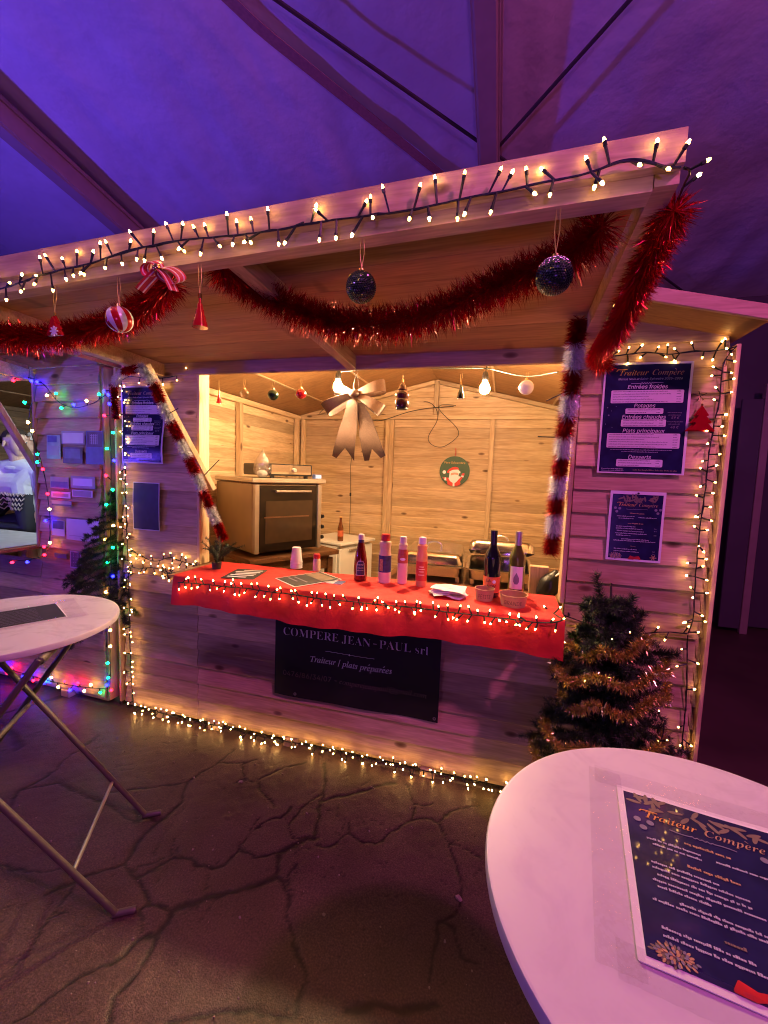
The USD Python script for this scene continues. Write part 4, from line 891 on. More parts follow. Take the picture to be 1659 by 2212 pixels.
# wires along the gable and the loose loop over the plaque
wz = lambda u, v, y=2.22: at(u, v, 1, y)
def wire(name, pts, r, label, mat='green_cord', y=2.22, cat_='cable'):
    P = smooth_path([wz(*p, y) if len(p) == 2 else at(p[0], p[1], 1, p[2]) for p in pts], .02)
    return obj(name, tube(P, r, 6), mat, smooth=True, label=label, cat=cat_)
wire('power_cable', [(690, 893), (720, 870), (770, 868), (800, 905), (860, 897), (905, 885), (945, 880), (980, 878)], .004, 'dark cable strung along the back gable')
wire('loose_wire', [(915, 868), (940, 880), (946, 900), (932, 930), (925, 950), (948, 966), (975, 955), (990, 940), (968, 905), (948, 882), (985, 876)], .003, 'thin loose wire looped above the round plaque')
wire('drop_cable', [(760, 985), (757, 1020), (757, 1068), (756, 1120), (752, 1200), (748, 1245)], .003, 'thin cable hanging down the back wall with an inline switch', y=2.1)
s0 = at(757, 1068, 1, 2.095); obj('inline_switch', obox(s0, V(1, 0, 0), V(0, 1, 0), V(0, 0, 1), (.018, .012, .036), .003), 'black_plastic', label='small black switch on the hanging cable', cat='switch')
wire('lamp_cable', [(737, 803, .44), (800, 797, .44), (900, 794, .44), (1000, 795, .44), (1053, 796, .44), (1090, 804, .4), (1130, 812, .34), (1170, 810, .25), (1205, 804, .12)], .004, 'black cable carrying the two pendant bulbs')
wire('hanging_cable', [(1228, 1090, .03), (1224, 1180, .03), (1221, 1260, .02), (1224, 1310, .0), (1230, 1330, -.03)], .005, 'black cable hanging down the inside of the right jamb', 'black_plastic')
# round plaque on the back wall
cp = at(982, 1018, 1, D - .012); PR = .152
pq = thing('wall_plaque', 'round green plaque with gold lettering and a figure in a red hat', 'plaque', cp)
TP = frame4(cp, XW, ZW); pput = lambda nm, shp, mm, z=.006, d_=.0012: obj(nm, put(prism(shp, d_).apply_translation((0, 0, z)), TP), mm, pq)
S = PR / 545.   # drawn in the units of an enlarged view, origin at the plaque's middle
def pp_(pts): return Polygon([((x - 835) * S, (865 - y) * S) for x, y in pts])
pput('disc', Point(0, 0).buffer(PR, 24), 'plaque_green', 0, .006)
tx = fit_width(text_poly('Père Décembre', .012, 'sans', .1, -.6), 760 * S); pput('lettering', affinity.translate(tx, -390 * S, 270 * S), 'print_gold')
pput('hat', pp_([(570, 930), (560, 880), (640, 790), (760, 720), (860, 705), (960, 730), (1000, 800), (900, 830), (700, 850), (650, 940)]), 'santa_red')
pput('pompom', Point((465 - 835) * S, (865 - 905) * S).buffer(62 * S), 'print_white')
pput('coat', pp_([(640, 1110), (560, 1100), (500, 1180), (600, 1250), (590, 1340), (700, 1390), (820, 1405), (960, 1390), (1070, 1320), (1050, 1230), (1140, 1080), (1060, 1050), (960, 1150)]), 'santa_red', .0058)
pput('beard', pp_([(660, 950), (650, 880), (760, 820), (960, 800), (1050, 880), (1040, 930), (990, 930), (985, 1040), (1080, 1060), (1000, 1150), (930, 1240), (855, 1300), (860, 1410), (795, 1410), (790, 1290), (690, 1230), (635, 1150)]), 'print_white', .007)
pput('face', pp_([(710, 940), (820, 910), (960, 920), (970, 1000), (850, 985), (705, 1020)]), 'skin', .0078)
pput('mitten', pp_([(1090, 990), (1130, 930), (1190, 915), (1195, 990), (1160, 1020)]), 'cap_red', .0062); pput('mitten', pp_([(400, 1110), (480, 1090), (500, 1160), (450, 1150)]), 'cap_red', .0062)
pput('cuff', pp_([(1080, 1050), (1090, 1010), (1180, 1020), (1160, 1080)]), 'print_white', .0066); pput('cuff', pp_([(490, 1100), (540, 1100), (550, 1210), (480, 1200)]), 'print_white', .0066)
obj('cord', tube([cp + V(.0, -.002, PR * .98), cp + V(.004, -.001, PR * 1.25), cp + V(.0, 0, PR * 1.55)], .003, 6), 'ribbon_red', pq)

# ------------------------------------------------------------------ hanging ornaments
def hang(p, top, r=.0009, name='thread', t=None):
    p, top = V(*p), V(*top); s = V(.006, 0, 0)
    obj(name, cat([tube([p, (p + top) / 2 + s * .9, top + s * .6], r, 4), tube([p, (p + top) / 2 - s * .9, top - s * .6], r, 4)]), 'gold_thread', t)
def ball(p, r, mat, label, top, group=None, cap='gold_metal', facets=False, deco=None):
    t = thing('bauble', label, 'bauble', p, group=group); p = V(*p)
    if facets:
        m = trimesh.creation.icosphere(4, r); d_ = m.vertices / r
        fi = trimesh.creation.icosphere(3).vertices
        from scipy.spatial import cKDTree
        dd, _ = cKDTree(fi).query(d_, k=1); m.vertices = d_ * (r * (1 + .035 * (dd.max() - dd) / dd.max()))[:, None]; m.apply_translation(p)
        obj('body', m, mat, t)
        cap_m = [trimesh.creation.icosphere(0, rng.uniform(.0008, .0018)).apply_translation(p + r * 1.02 * unit(V(rng.normal(), rng.normal(), abs(rng.normal()) * .8 + .7))) for _ in range(150)]
        obj('glitter', cat(cap_m), 'glitter', t, kind='stuff')
    else: obj('body', trimesh.creation.icosphere(4, r).apply_translation(p), mat, t, smooth=True)
    obj('cap', lathe([(r * .20, r * .95), (r * .21, r * 1.0), (r * .20, r * 1.18), (r * .06, r * 1.22), (0, r * 1.22)], 14, p), cap, t, smooth=35)
    hang(p + V(0, 0, r * 1.2), top, t=t)
    if deco: deco(t, p, r)
    return t
def stripes(t, p, r):
    for k in range(6):
        a0 = k * PI / 3; P = []
        th = np.linspace(.12, PI - .12, 22)
        L, Rr = [], []
        for x in th:
            a = a0 + 1.1 * (x / PI) ; w = .26 * (.35 + .65 * math.sin(x)) 
            for q, dst in ((a - w, L), (a + w, Rr)): dst.append(p + r * 1.012 * V(math.sin(x) * math.cos(q), math.sin(x) * math.sin(q), math.cos(x)))
        mid = [p + r * 1.02 * unit((a + b) / 2 - p) for a, b in zip(L, Rr)]
        v = np.array(L + mid + Rr); n = len(th)
        f = [x for i in range(n - 1) for o in (0, n) for x in ((o + i, o + i + 1, o + n + i + 1), (o + i, o + n + i + 1, o + n + i))]
        obj('stripe', trimesh.Trimesh(v, f, process=False), 'ball_white', t, smooth=True)
FY = AY + .034
fo_ = lambda u, v: at(u, v, 1, FY)
ftop = lambda p: V(p[0], FY, azt(p[0], AY) - .090)
p = fo_(780, 621); ball(p, .0365, 'ball_dark', 'dark green glittering ball hanging from the awning middle', ftop(p), 'dark glitter balls on the awning', facets=True)
p = fo_(1197, 597); ball(p, .0385, 'ball_dark', 'dark blue-green glittering ball hanging before the tinsel near the right awning end', ftop(p), 'dark glitter balls on the awning', facets=True)
p = fo_(258, 690); ball(p, .0365, 'ball_red', 'red ball with white swirled stripes hanging left of the bow', ftop(p), deco=stripes)
def cone_tree(p, top, h, r, label, mat='ball_red', name='cone_ornament', turns=5):
    p = V(*p); t = thing(name, label, 'ornament', p); th = np.linspace(0, turns * 2 * PI, turns * 20)
    prof = [(0, 0), (r, 0)]
    for k in range(turns):
        z0, z1 = h * k / turns, h * (k + 1) / turns; prof += [(r * (1 - k / turns) * 1.0, z0 + .12 * h / turns), (r * (1 - (k + .9) / turns) * .9 + .003, z1 - .02 * h / turns)]
    prof += [(.002, h), (0, h)]
    obj('body', lathe(prof, 22, p - V(0, 0, h / 2)), mat, t, smooth=50); obj('cap', lathe([(.005, h), (.005, h + .012), (0, h + .014)], 10, p - V(0, 0, h / 2)), 'gold_metal', t)
    hang(p + V(0, 0, h / 2 + .012), top, t=t)
p = fo_(432, 676); cone_tree(p, ftop(p), .078, .021, 'red spiral cone tree hanging under the awning right of the bow')
def flat_tree(p, top, h, label, ex=XW, flake=True, thick=.014, mat='ball_red'):
    p = V(*p); t = thing('tree_ornament', label, 'ornament', p); T = frame4(p - V(0, 0, h / 2), ex, ZW)
    w = h * .5; pts = [(-w, 0), (w, 0), (w * .42, h * .32), (w * .74, h * .33), (w * .26, h * .63), (w * .48, h * .64), (0, h), (-w * .48, h * .64), (-w * .26, h * .63), (-w * .74, h * .33), (-w * .42, h * .32)]
    pol = Polygon(pts).buffer(.003, 2)
    m = trimesh.util.concatenate([prism(pol, thick * .5), prism(pol.buffer(-.005), thick)])
    obj('body', put(m, T), mat, t)
    if flake:
        f = unary_union([affinity.rotate(sbox(-.015, -.002, .015, .002), a, origin=(0, 0)) for a in (0, 45, 90, 135)] + [Point(0, 0).buffer(.008)])
        obj('snowflake', put(prism(affinity.translate(f, w * .35, h * .12), .003).apply_translation((0, 0, thick)), T), 'ball_white', t)
    obj('cap', lathe([(.004, 0), (.004, .01), (0, .012)], 10, p + V(0, -thick * .3, h / 2)), 'gold_metal', t)
    hang(p + V(0, -thick * .3, h / 2 + .01), top, t=t)
p = fo_(122, 704); flat_tree(p, ftop(p), .055, 'small red tree with a white snowflake hanging at the far left of the awning')
p = at(1512, 905, 1, -.045); flat_tree(p, at(1512, 855, 1, -.04), .098, 'red glossy tree ornament on the wall right of the large poster', flake=False, thick=.022)
st_ = at(1513, 856, 1, -.034)
obj('star_twig', cat([tube([st_, st_ + V(math.cos(a), 0, math.sin(a)) * l], .0016, 5) for a, l in ((.5, .026), (1.9, .022), (2.8, .03), (4.2, .024), (5.4, .02))]), 'bark', label='tiny twig star on the wall above the red tree', cat='ornament')
iy = .10; it = lambda p: V(p[0], p[1], 2.06)
for u, v, r, mat, lab in ((528, 850, .026, 'clear_ball', 'clear glass ball second from the left under the header'), (590, 853, .031, 'ball_green', 'dark green ball third from the left under the header'),
        (650, 851, .029, 'ball_red', 'red and white ball just left of the big silver bow'), (1137, 837, .035, 'ball_white', 'pale ball right of the bare bulb')):
    p = at(u, v, 1, iy); ball(p, r, mat, lab, it(p), None, 'gold_metal' if mat != 'ball_green' else 'bright_steel')
p = at(473, 860, 1, iy); cone_tree(p, it(p), .062, .016, 'little red cone tree leftmost under the header')
p = at(995, 846, 1, iy); cone_tree(p, it(p), .070, .018, 'dark cone ornament left of the bare bulb', 'ball_dark', turns=2)
p = at(869, 857, 1, iy); t = thing('figure_ornament', 'dark glass figure ornament with pointed top right of the big bow', 'ornament', p)
obj('body', lathe([(0, -.055), (.034, -.055), (.038, -.045), (.036, -.025), (.030, -.012), (.034, .0), (.036, .012), (.029, .024), (.024, .03), (.026, .036), (.017, .056), (.008, .072), (0, .076)], 20, p), 'ball_maroon', t, smooth=40)
obj('base', lathe([(0, -.066), (.030, -.066), (.030, -.056), (0, -.056)], 16, p), 'black_plastic', t); obj('cap', lathe([(.006, .074), (.006, .086), (0, .088)], 10, p), 'gold_metal', t); hang(p + V(0, 0, .086), it(p), t=t)

# big silver bow hanging in the middle of the opening
by = .50
bp_ = lambda u, v, y=by: at(u, v, 1, y)
bw_ = thing('gift_bow', 'large glittery silver bow with two swallow tails hanging in the opening', 'bow', bp_(765, 850))
def quad_sheet(pts, mat, nm, th=.003, bend=.0):
    P = np.array([bp_(u, v, by + dy) for u, v, dy in pts]); c = P.mean(0)
    pol = Polygon([(x, z) for x, y, z in P]); m = trimesh.creation.extrude_polygon(pol, th, engine='earcut').subdivide_to_size(.03)
    v = m.vertices.copy(); A = np.c_[P[:, 0], P[:, 2], np.ones(len(P))]; k = np.linalg.lstsq(A, P[:, 1], rcond=None)[0]
    yy = v[:, 0] * k[0] + v[:, 1] * k[1] + k[2] + v[:, 2] + bend * np.sin((v[:, 1] - c[2]) * 16)
    m.vertices = np.c_[v[:, 0], yy, v[:, 1]]; obj(nm, m, mat, bw_)
quad_sheet([(752, 865, 0), (772, 865, 0), (771, 905, -.01), (766, 996, -.03), (754, 978, -.03), (746, 968, -.03), (728, 990, -.03), (719, 985, -.03), (730, 930, -.02)], 'bow_silver', 'tail', bend=.012)
quad_sheet([(768, 868, .01), (786, 872, .01), (800, 900, .0), (834, 984, -.02), (824, 990, -.02), (804, 970, -.02), (798, 995, -.02), (788, 996, -.02), (776, 940, 0)], 'bow_silver', 'tail', bend=.012)
def loop(c0, tip, wid, fat, nm='loop'):
    """A ribbon loop: out from the knot, round, and back, its broad face seen from the front."""
    c0, tip = V(*c0), V(*tip); d_ = tip - c0; S = unit(np.cross(d_, (0, 1, 0)) + V(0, .10, 0)); P = []; w = []
    for q in np.linspace(0, 1, 30):
        a = q * 2 * PI; r_ = .5 - .5 * math.cos(a); P.append(c0 + d_ * r_ + V(0, -1, .25) * fat * math.sin(a) * (.35 + .65 * r_)); w.append(wid * (.30 + .70 * r_ ** .7))
    obj(nm, strip(P, S, np.array(w), .003), 'bow_silver', bw_, smooth=40)
K = bp_(768, 852)
loop(K, bp_(832, 834, by + .02), .10, .045); loop(K, bp_(826, 888, by - .05), .08, .045); loop(K, bp_(702, 886, by - .05), .08, .045); loop(K, bp_(722, 840, by + .06), .075, .04)
obj('knot', trimesh.creation.icosphere(3, 1.).apply_transform(np.diag([.038, .045, .028, 1])).apply_translation(K + V(0, -.01, 0)), 'bow_silver', bw_, smooth=True)
obj('wire', cat([tube(smooth_path([K, K + V(-.012, 0, .04), bp_(775, 802)], .01), .0015, 5), tube(smooth_path([K, K + V(.02, 0, .04), bp_(762, 802)], .01), .0015, 5)]), 'black_plastic', bw_)
# small red bow on the awning edge
bk = at(345, 583, 1, AY - .03)
sb = thing('ribbon_bow', 'small red bow with white pinstripes tied to the awning edge', 'bow', bk)
def rloop(tip, fat, w=.032):
    c0, tp = bk, V(*tip); d_ = tp - c0; n = unit(np.cross(d_, (0, 1, 0))); P = [c0 + d_ * (.5 - .5 * math.cos(a)) + n * fat * math.sin(a) for a in np.linspace(0, 2 * PI, 22)]
    S = unit(V(.2, .8, .5)); obj('loop', strip(P, S, w, .001), 'ribbon_red', sb, smooth=True)
    for o in (-.25, .25): obj('stripe', strip(np.array(P) + S * w * o, S, w * .12, .0022), 'ribbon_stripe', sb, smooth=True)
def rtail(pts, w=.030):
    P = smooth_path(pts, .01); S = unit(np.cross(P[-1] - P[0], (0, 1, 0)) + V(0, .3, 0)); obj('tail', strip(P, S, w, .001), 'ribbon_red', sb, smooth=True)
    for o in (-.25, .25): obj('stripe', strip(P + S * w * o, S, w * .12, .0022), 'ribbon_stripe', sb, smooth=True)
by2 = AY - .035
rloop(at(313, 578, 1, by2), .018); rloop(at(392, 606, 1, by2), .016)
rtail([bk, at(325, 603, 1, by2), at(303, 628, 1, by2)]); rtail([bk, at(362, 600, 1, by2 - .01), at(376, 628, 1, by2 - .01)])
obj('knot', trimesh.creation.icosphere(2, .011).apply_translation(bk + V(0, -.01, 0)), 'gold_metal', sb, smooth=True)

# ------------------------------------------------------------------ tinsel
def blades(P, R, n, w=.0022, jit=.35, taper=None, lean=.35):
    """n thin foil strips standing out all round a path."""
    P = np.asarray(P, float); t, a, b = frames(P); d = np.r_[0, np.cumsum(np.linalg.norm(np.diff(P, axis=0), axis=1))]
    s = rng.uniform(0, d[-1], n); g = lambda A: np.stack([np.interp(s, d, A[:, k]) for k in range(3)], 1)
    c, T, A, B = g(P), g(t), g(a), g(b); th = rng.uniform(0, 2 * PI, n)
    dr = A * np.cos(th)[:, None] + B * np.sin(th)[:, None] + T * rng.normal(0, lean, n)[:, None]; dr += rng.normal(0, .12, dr.shape); dr /= np.linalg.norm(dr, axis=1, keepdims=True)
    L = R * rng.uniform(1 - jit, 1.08, n)
    if taper is not None: L = L * np.interp(s / d[-1], np.linspace(0, 1, len(taper)), taper)
    sd = np.cross(dr, rng.normal(size=dr.shape)); sd /= np.linalg.norm(sd, axis=1, keepdims=True)
    mid = c + dr * L[:, None] * .55 + sd * 0; tip = c + dr * L[:, None] + V(0, 0, -1) * (.10 * L)[:, None] + np.cross(dr, sd) * (rng.uniform(-.14, .14, n) * L)[:, None]
    v = np.stack([c - sd * w / 2, c + sd * w / 2, mid + sd * w / 2, mid - sd * w / 2, tip], 1).reshape(-1, 3)
    o = np.arange(n)[:, None, None] * 5
    f = (o + np.array([[0, 1, 2], [0, 2, 3], [3, 2, 4]])).reshape(-1, 3)
    return trimesh.Trimesh(v, f, process=False)
def garland(name, label, segs, group=None, core='tinsel_red'):
    """segs: (part name, material, path, radius, blades per metre)."""
    t = thing(name, label, 'tinsel', group=group); t._loc = V(0, 0, 0)
    for nm, mat, P, R, den in segs:
        L = np.linalg.norm(np.diff(P, axis=0), axis=1).sum()
        obj(nm, cat([blades(P, R, int(L * den)), tube(resample(P, .02), .0025, 5)]), mat, t)
    return t
gy_ = -.98
aw_pt = lambda u, v, y: at(u, v, 1, y)
P = smooth_path([aw_pt(478, 580, -1.00), aw_pt(520, 604, -.90), aw_pt(580, 640, -.82), aw_pt(660, 677, -.78), aw_pt(760, 698, -.78), aw_pt(860, 695, -.80), aw_pt(960, 668, -.84), aw_pt(1060, 625, -.88), aw_pt(1140, 590, -.91), aw_pt(1215, 560, -.94), aw_pt(1270, 520, -.97), aw_pt(1305, 482, -1.0)], .01)
garland('tinsel_garland', 'long swag of bushy red tinsel hanging across the middle of the awning', [('tinsel', 'tinsel_red', P, .076, 8600)])
P = smooth_path([aw_pt(372, 612, -1.03), aw_pt(335, 645, -1.0), aw_pt(285, 680, -.97), aw_pt(225, 705, -.95), aw_pt(150, 722, -.95), aw_pt(70, 728, -.97), aw_pt(-30, 715, -1.0), aw_pt(-120, 690, -1.03)], .01)
garland('tinsel_garland', 'red tinsel swag left of the bow, running out of the picture', [('tinsel', 'tinsel_red', P, .066, 8600)])
rx = AX1 + .012
rp = lambda u, v, x=rx: at(u, v, 0, x)
P = smooth_path([V(2.548, -1.06, 2.10), V(2.552, -.93, 2.02), V(2.560, -.80, 2.01), V(2.575, -.62, 2.03), V(2.59, -.45, 2.05), V(2.60, -.28, 2.06), V(2.60, -.16, 2.06), V(2.585, -.07, 2.05)], .01)
P = smooth_path([aw_pt(1457, 455, -1.02), aw_pt(1432, 500, -.93), aw_pt(1408, 548, -.85), aw_pt(1385, 600, -.76), aw_pt(1362, 652, -.62), aw_pt(1338, 700, -.46), aw_pt(1312, 738, -.28), aw_pt(1290, 768, -.12), aw_pt(1300, 786, -.06), aw_pt(1312, 775, -.04)], .01)
garland('tinsel_garland', 'red tinsel hung along the right side of the awning down to the wall', [('tinsel', 'tinsel_red', P, .060, 8500)])
def candy(name, label, pts, R, first='red', n=9, den=7000):
    P = smooth_path(pts, .006); k = np.linspace(0, len(P) - 1, n + 1).astype(int); segs = []
    for i in range(n):
        c = 'red' if (i % 2 == 0) == (first == 'red') else 'white'
        segs.append((c + '_section', 'tinsel_' + c, P[k[i]:k[i + 1] + 1], R, den))
    garland(name, label, segs, 'red and white banded tinsel on the awning props')
sx = 2.462
cp_ = lambda u, v, x: at(u, v, 0, x)
candy('banded_tinsel', 'red and white banded tinsel wound down the right awning prop', [aw_pt(1252, 690, -.36), aw_pt(1243, 745, -.34), aw_pt(1235, 830, -.28), aw_pt(1222, 920, -.20), aw_pt(1212, 1000, -.13), aw_pt(1202, 1080, -.07), aw_pt(1195, 1150, -.05), aw_pt(1191, 1196, -.04)], .050, 'red', 11, 12000)
candy('banded_tinsel', 'red and white banded tinsel wound down the left awning prop', [aw_pt(302, 792, -.29), aw_pt(330, 825, -.26), aw_pt(352, 875, -.21), aw_pt(378, 930, -.155), aw_pt(405, 985, -.10), aw_pt(430, 1040, -.05), aw_pt(455, 1100, -.005), aw_pt(473, 1140, .02), aw_pt(484, 1166, .03)], .040, 'white', 10, 12000)
def ties(name, label, lst):
    for p0, p1 in lst:
        o = obj('cable_tie', tube([p0, p1], .0028, 5), 'black_plastic', label=label.pop(0), cat='cable tie')
ties('cable_tie', ['black cable tie end sticking up-right from the left prop', 'black cable tie crossing the left prop near its top', 'black cable tie end sticking out left of the right banded tinsel, lower', 'black cable tie end sticking out left of the right banded tinsel, upper'],
     [(aw_pt(441, 1027, -.06), aw_pt(474, 993, -.03)), (aw_pt(366, 893, -.21), aw_pt(385, 882, -.20)), (aw_pt(1208, 945, -.17), aw_pt(1162, 943, -.12)), (aw_pt(1225, 845, -.27), aw_pt(1180, 866, -.2))])
P = smooth_path([aw_pt(300, 795, -.30), aw_pt(275, 800, -.24), aw_pt(256, 812, -.18), aw_pt(247, 840, -.12), aw_pt(249, 880, -.09), aw_pt(250, 905, -.085)], .008)
candy_end = garland('tinsel_end', 'short tinsel end hanging at the top left corner of the stall', [('red_section', 'tinsel_red', P[:int(len(P) * .35)], .030, 8000), ('white_section', 'tinsel_white', P[int(len(P) * .35):int(len(P) * .65)], .030, 8000), ('red_section', 'tinsel_red', P[int(len(P) * .65):], .030, 8000)])

# ------------------------------------------------------------------ strings of fairy lights
def bulb_mesh(p, d_, r=.0041, l=.0115):
    m = trimesh.creation.icosahedron(); v = m.vertices.copy(); v[:, 2] = np.where(v[:, 2] > 0, v[:, 2] * l * .75, v[:, 2] * l * .3); v[:, :2] *= r
    ex = unit(np.cross(d_, rng.normal(size=3))); T = np.eye(4); T[:3, 0], T[:3, 1], T[:3, 2], T[:3, 3] = ex, np.cross(d_, ex), d_, p
    m.vertices = v; m.apply_transform(T); return m
def lights(label, path, n, dirs, mats=('fairy_warm',), stalk=(.018, .034), spread=.45, r=.0041, l=.0115, group='strings of warm fairy lights on the stall', name='fairy_lights', clump=.55, strand=.0022, boost=False):
    """One string of lights along a path; its bulbs stand off the cord on short stalks towards dirs(position)."""
    t = thing(name, label, 'fairy lights', group=group); t._loc = V(0, 0, 0)
    P = smooth_path(path, .012); P = P + .004 * (np.stack([meshkit.fbm(P * 14, 2, k) for k in (3, 4, 5)], 1) - .5)
    d = np.r_[0, np.cumsum(np.linalg.norm(np.diff(P, axis=0), axis=1))]
    s = np.linspace(.01, d[-1] - .01, n) + rng.normal(0, clump * d[-1] / n, n); s = np.clip(np.sort(s), 0, d[-1])
    geo = [tube(P, strand, 5), tube(P + .009 * (np.stack([meshkit.fbm(P * 22, 2, k) for k in (13, 14, 15)], 1) - .5), strand, 5)]
    for k, x in enumerate(s):
        p = V(*[np.interp(x, d, P[:, j]) for j in range(3)]); dd = unit(V(*dirs(k, p)) + rng.normal(0, spread, 3) * V(1, .35, 1)); L = rng.uniform(*stalk)
        q = p + dd * L; geo.append(tube([p, q], [.0026, .0034], 4)); geo.append(tube([q - dd * .004, q + dd * .004], .0042, 5))
        obj('bulb', bulb_mesh(q + dd * .006, dd, r, l), mats[(k * 7 + int(rng.integers(0, 2))) % len(mats)] if len(mats) > 1 else (('fairy_warm', 'fairy_bright', 'fairy_bright', 'fairy_warm') if boost else ('fairy_dim', 'fairy_warm', 'fairy_warm', 'fairy_bright'))[int(rng.integers(0, 4))], t, smooth=True)
    obj('cord', cat(geo), 'green_cord', t, smooth=50)
    return t
UPDN = lambda k, p: (0, -.25, 1 if k % 2 else -1)
fpt = lambda u, v: at(u, v, 1, AY - .012)
lights('warm string along the right half of the awning edge', [fpt(600, 495), fpt(700, 478), fpt(800, 465), fpt(900, 450), fpt(1000, 430), fpt(1100, 410), fpt(1200, 388), fpt(1290, 368), fpt(1340, 350), fpt(1400, 352), fpt(1470, 362)], 34, lambda k, p: (0, -.2, 1.2 if k % 2 else -.9), stalk=(.020, .048))
lights('warm string along the left half of the awning edge', [fpt(-40, 628), fpt(40, 612), fpt(110, 588), fpt(170, 575), fpt(250, 552), fpt(330, 530), fpt(400, 518), fpt(460, 512), fpt(530, 505), fpt(600, 495)], 46, lambda k, p: (0, -.2, 1. if k % 2 else -1.), stalk=(.018, .040))
lights('few warm lights dropping from the right awning corner', [fpt(1476, 364), at(1489, 372, 1, AY + .01), at(1480, 392, 1, -1.06), at(1467, 430, 1, -1.0), at(1452, 475, 1, -.92), at(1400, 560, 1, -.80), at(1330, 660, 1, -.45), at(1290, 720, 1, -.12)], 16, lambda k, p: (1, -.3, .3 if k % 2 else -.3), spread=.8)
wl = lambda u, v: at(u, v, 1, -.040)
lights('warm string over the large right poster to the right corner', [at(1296, 765, 1, -.05), wl(1340, 768), wl(1390, 762), wl(1440, 765), wl(1500, 760), wl(1540, 758), V(3.09, -.045, 2.105)], 19, UPDN)
lights('warm string down the right front corner of the stall', [V(3.085, -.05, 2.10), wl(1560, 800), wl(1556, 850), wl(1545, 905), wl(1535, 960), wl(1530, 1000), wl(1523, 1060), wl(1516, 1110), wl(1510, 1160), wl(1504, 1230), wl(1500, 1290), wl(1495, 1345), wl(1486, 1368)], 44, lambda k, p: (1.1 if k % 2 else -1.1, -.5, .1), stalk=(.016, .036))
lights('few warm lights low on the right front corner', [wl(1486, 1372), wl(1484, 1440), wl(1482, 1520), wl(1478, 1560), wl(1474, 1620)], 7, lambda k, p: (1 if k % 2 else -1, -.5, .1))
lights('short warm string between counter end and small tree', [at(1214, 1335, 1, -.34), wl(1235, 1335), wl(1262, 1345), wl(1320, 1362), wl(1380, 1368), wl(1430, 1366), wl(1484, 1368)], 16, UPDN)
lights('warm string down the left front corner of the stall', [at(262, 820, 1, -.045), at(268, 900, 1, -.045), at(270, 1000, 1, -.045), at(272, 1080, 1, -.045), at(274, 1160, 1, -.045), at(277, 1220, 1, -.045), at(279, 1300, 1, -.045), at(281, 1400, 1, -.045), at(284, 1470, 1, -.045), at(288, 1524, 1, -.045)], 62, lambda k, p: (1.0 if k % 3 else -.8, -.5, .0), stalk=(.012, .030), boost=True)
lights('warm string at the top of the left wavy poster', [wl(262, 822), wl(275, 815), wl(300, 815), wl(330, 818), wl(380, 812), wl(412, 806)], 10, UPDN)
lights('warm string across the left panel to the counter end', [wl(280, 1190), wl(305, 1200), wl(335, 1212), wl(365, 1205), wl(400, 1215), wl(425, 1222), at(385, 1235, 1, -.2), at(372, 1238, 1, -.33)], 26, UPDN)
lights('second warm string on the left panel, lower strand', [wl(281, 1222), wl(300, 1228), wl(330, 1226), wl(360, 1235), wl(376, 1240)], 12, UPDN)
ce = lambda u, v: at(u, v, 1, CLY - .022)
lights('warm string along the left half of the red counter edge', [ce(384, 1258), ce(440, 1262), ce(500, 1268), ce(560, 1275), ce(620, 1283), ce(680, 1292), ce(740, 1298), ce(790, 1303)], 46, UPDN, stalk=(.014, .030))
lights('warm string along the right half of the red counter edge', [ce(790, 1303), ce(840, 1308), ce(900, 1312), ce(960, 1322), ce(1020, 1328), ce(1080, 1335), ce(1140, 1342), ce(1190, 1346), ce(1214, 1340)], 42, UPDN, stalk=(.014, .030))
gl = lambda u, v: at(u, v, 1, -.052)
lights('warm string along the left half of the stall base', [gl(288, 1528), gl(330, 1536), gl(380, 1548), gl(430, 1560), gl(490, 1572), gl(560, 1590), gl(620, 1602), gl(680, 1612)], 66, lambda k, p: (0, -.5, 1. if k % 2 else -.4), stalk=(.012, .036), boost=True)
lights('warm string along the right half of the stall base', [gl(680, 1612), gl(740, 1624), gl(800, 1640), gl(870, 1654), gl(940, 1670), gl(1010, 1684), gl(1080, 1698), gl(1160, 1716), gl(1250, 1736)], 76, lambda k, p: (0, -.5, 1. if k % 2 else -.4), stalk=(.012, .038), boost=True)
# coloured bulbs on the neighbouring stall
CM = ('fairy_blue', 'fairy_green', 'fairy_warm', 'fairy_red', 'fairy_blue', 'fairy_green', 'fairy_red', 'fairy_warm')
GR = 'strings of coloured bulbs on the neighbouring stall'
big = dict(r=.0095, l=.020, stalk=(.010, .026), group=GR, name='coloured_lights', spread=.7, clump=.25)
lights('coloured bulbs swagged under the neighbouring awning', [nbp(-10, 800, .06), nbp(60, 815, .06), nbp(95, 830, .06), nbp(120, 862, .06), nbp(170, 880, .06), nbp(215, 862, .06), nbp(232, 850, .06)], 13, UPDN, CM, **big)
lights('coloured bulbs down the corner of the neighbouring stall', [nbp(236, 830, .05), nbp(238, 930, .05), nbp(240, 1030, .05), nbp(238, 1130, .05), nbp(240, 1230, .05), nbp(236, 1330, .05), nbp(238, 1420, .05), nbp(236, 1490, .05)], 22, lambda k, p: (1 if k % 2 else -1, -.5, 0), CM, **big)
lights('coloured bulbs along the neighbouring prop and panel edge', [nbp(70, 870, .30), nbp(72, 950, .22), nbp(90, 1000, .14), nbp(102, 1060, .08), nbp(108, 1130, .06), nbp(106, 1175, .06), nbp(80, 1205, .2), nbp(20, 1212, .3)], 14, lambda k, p: (1 if k % 2 else -1, -.5, 0), CM, **big)
lights('coloured bulbs low along the neighbouring front wall', [nbp(-10, 1438, .05), nbp(40, 1452, .05), nbp(90, 1466, .05), nbp(140, 1478, .05), nbp(190, 1485, .05), nbp(232, 1488, .05)], 18, UPDN, CM, **big)

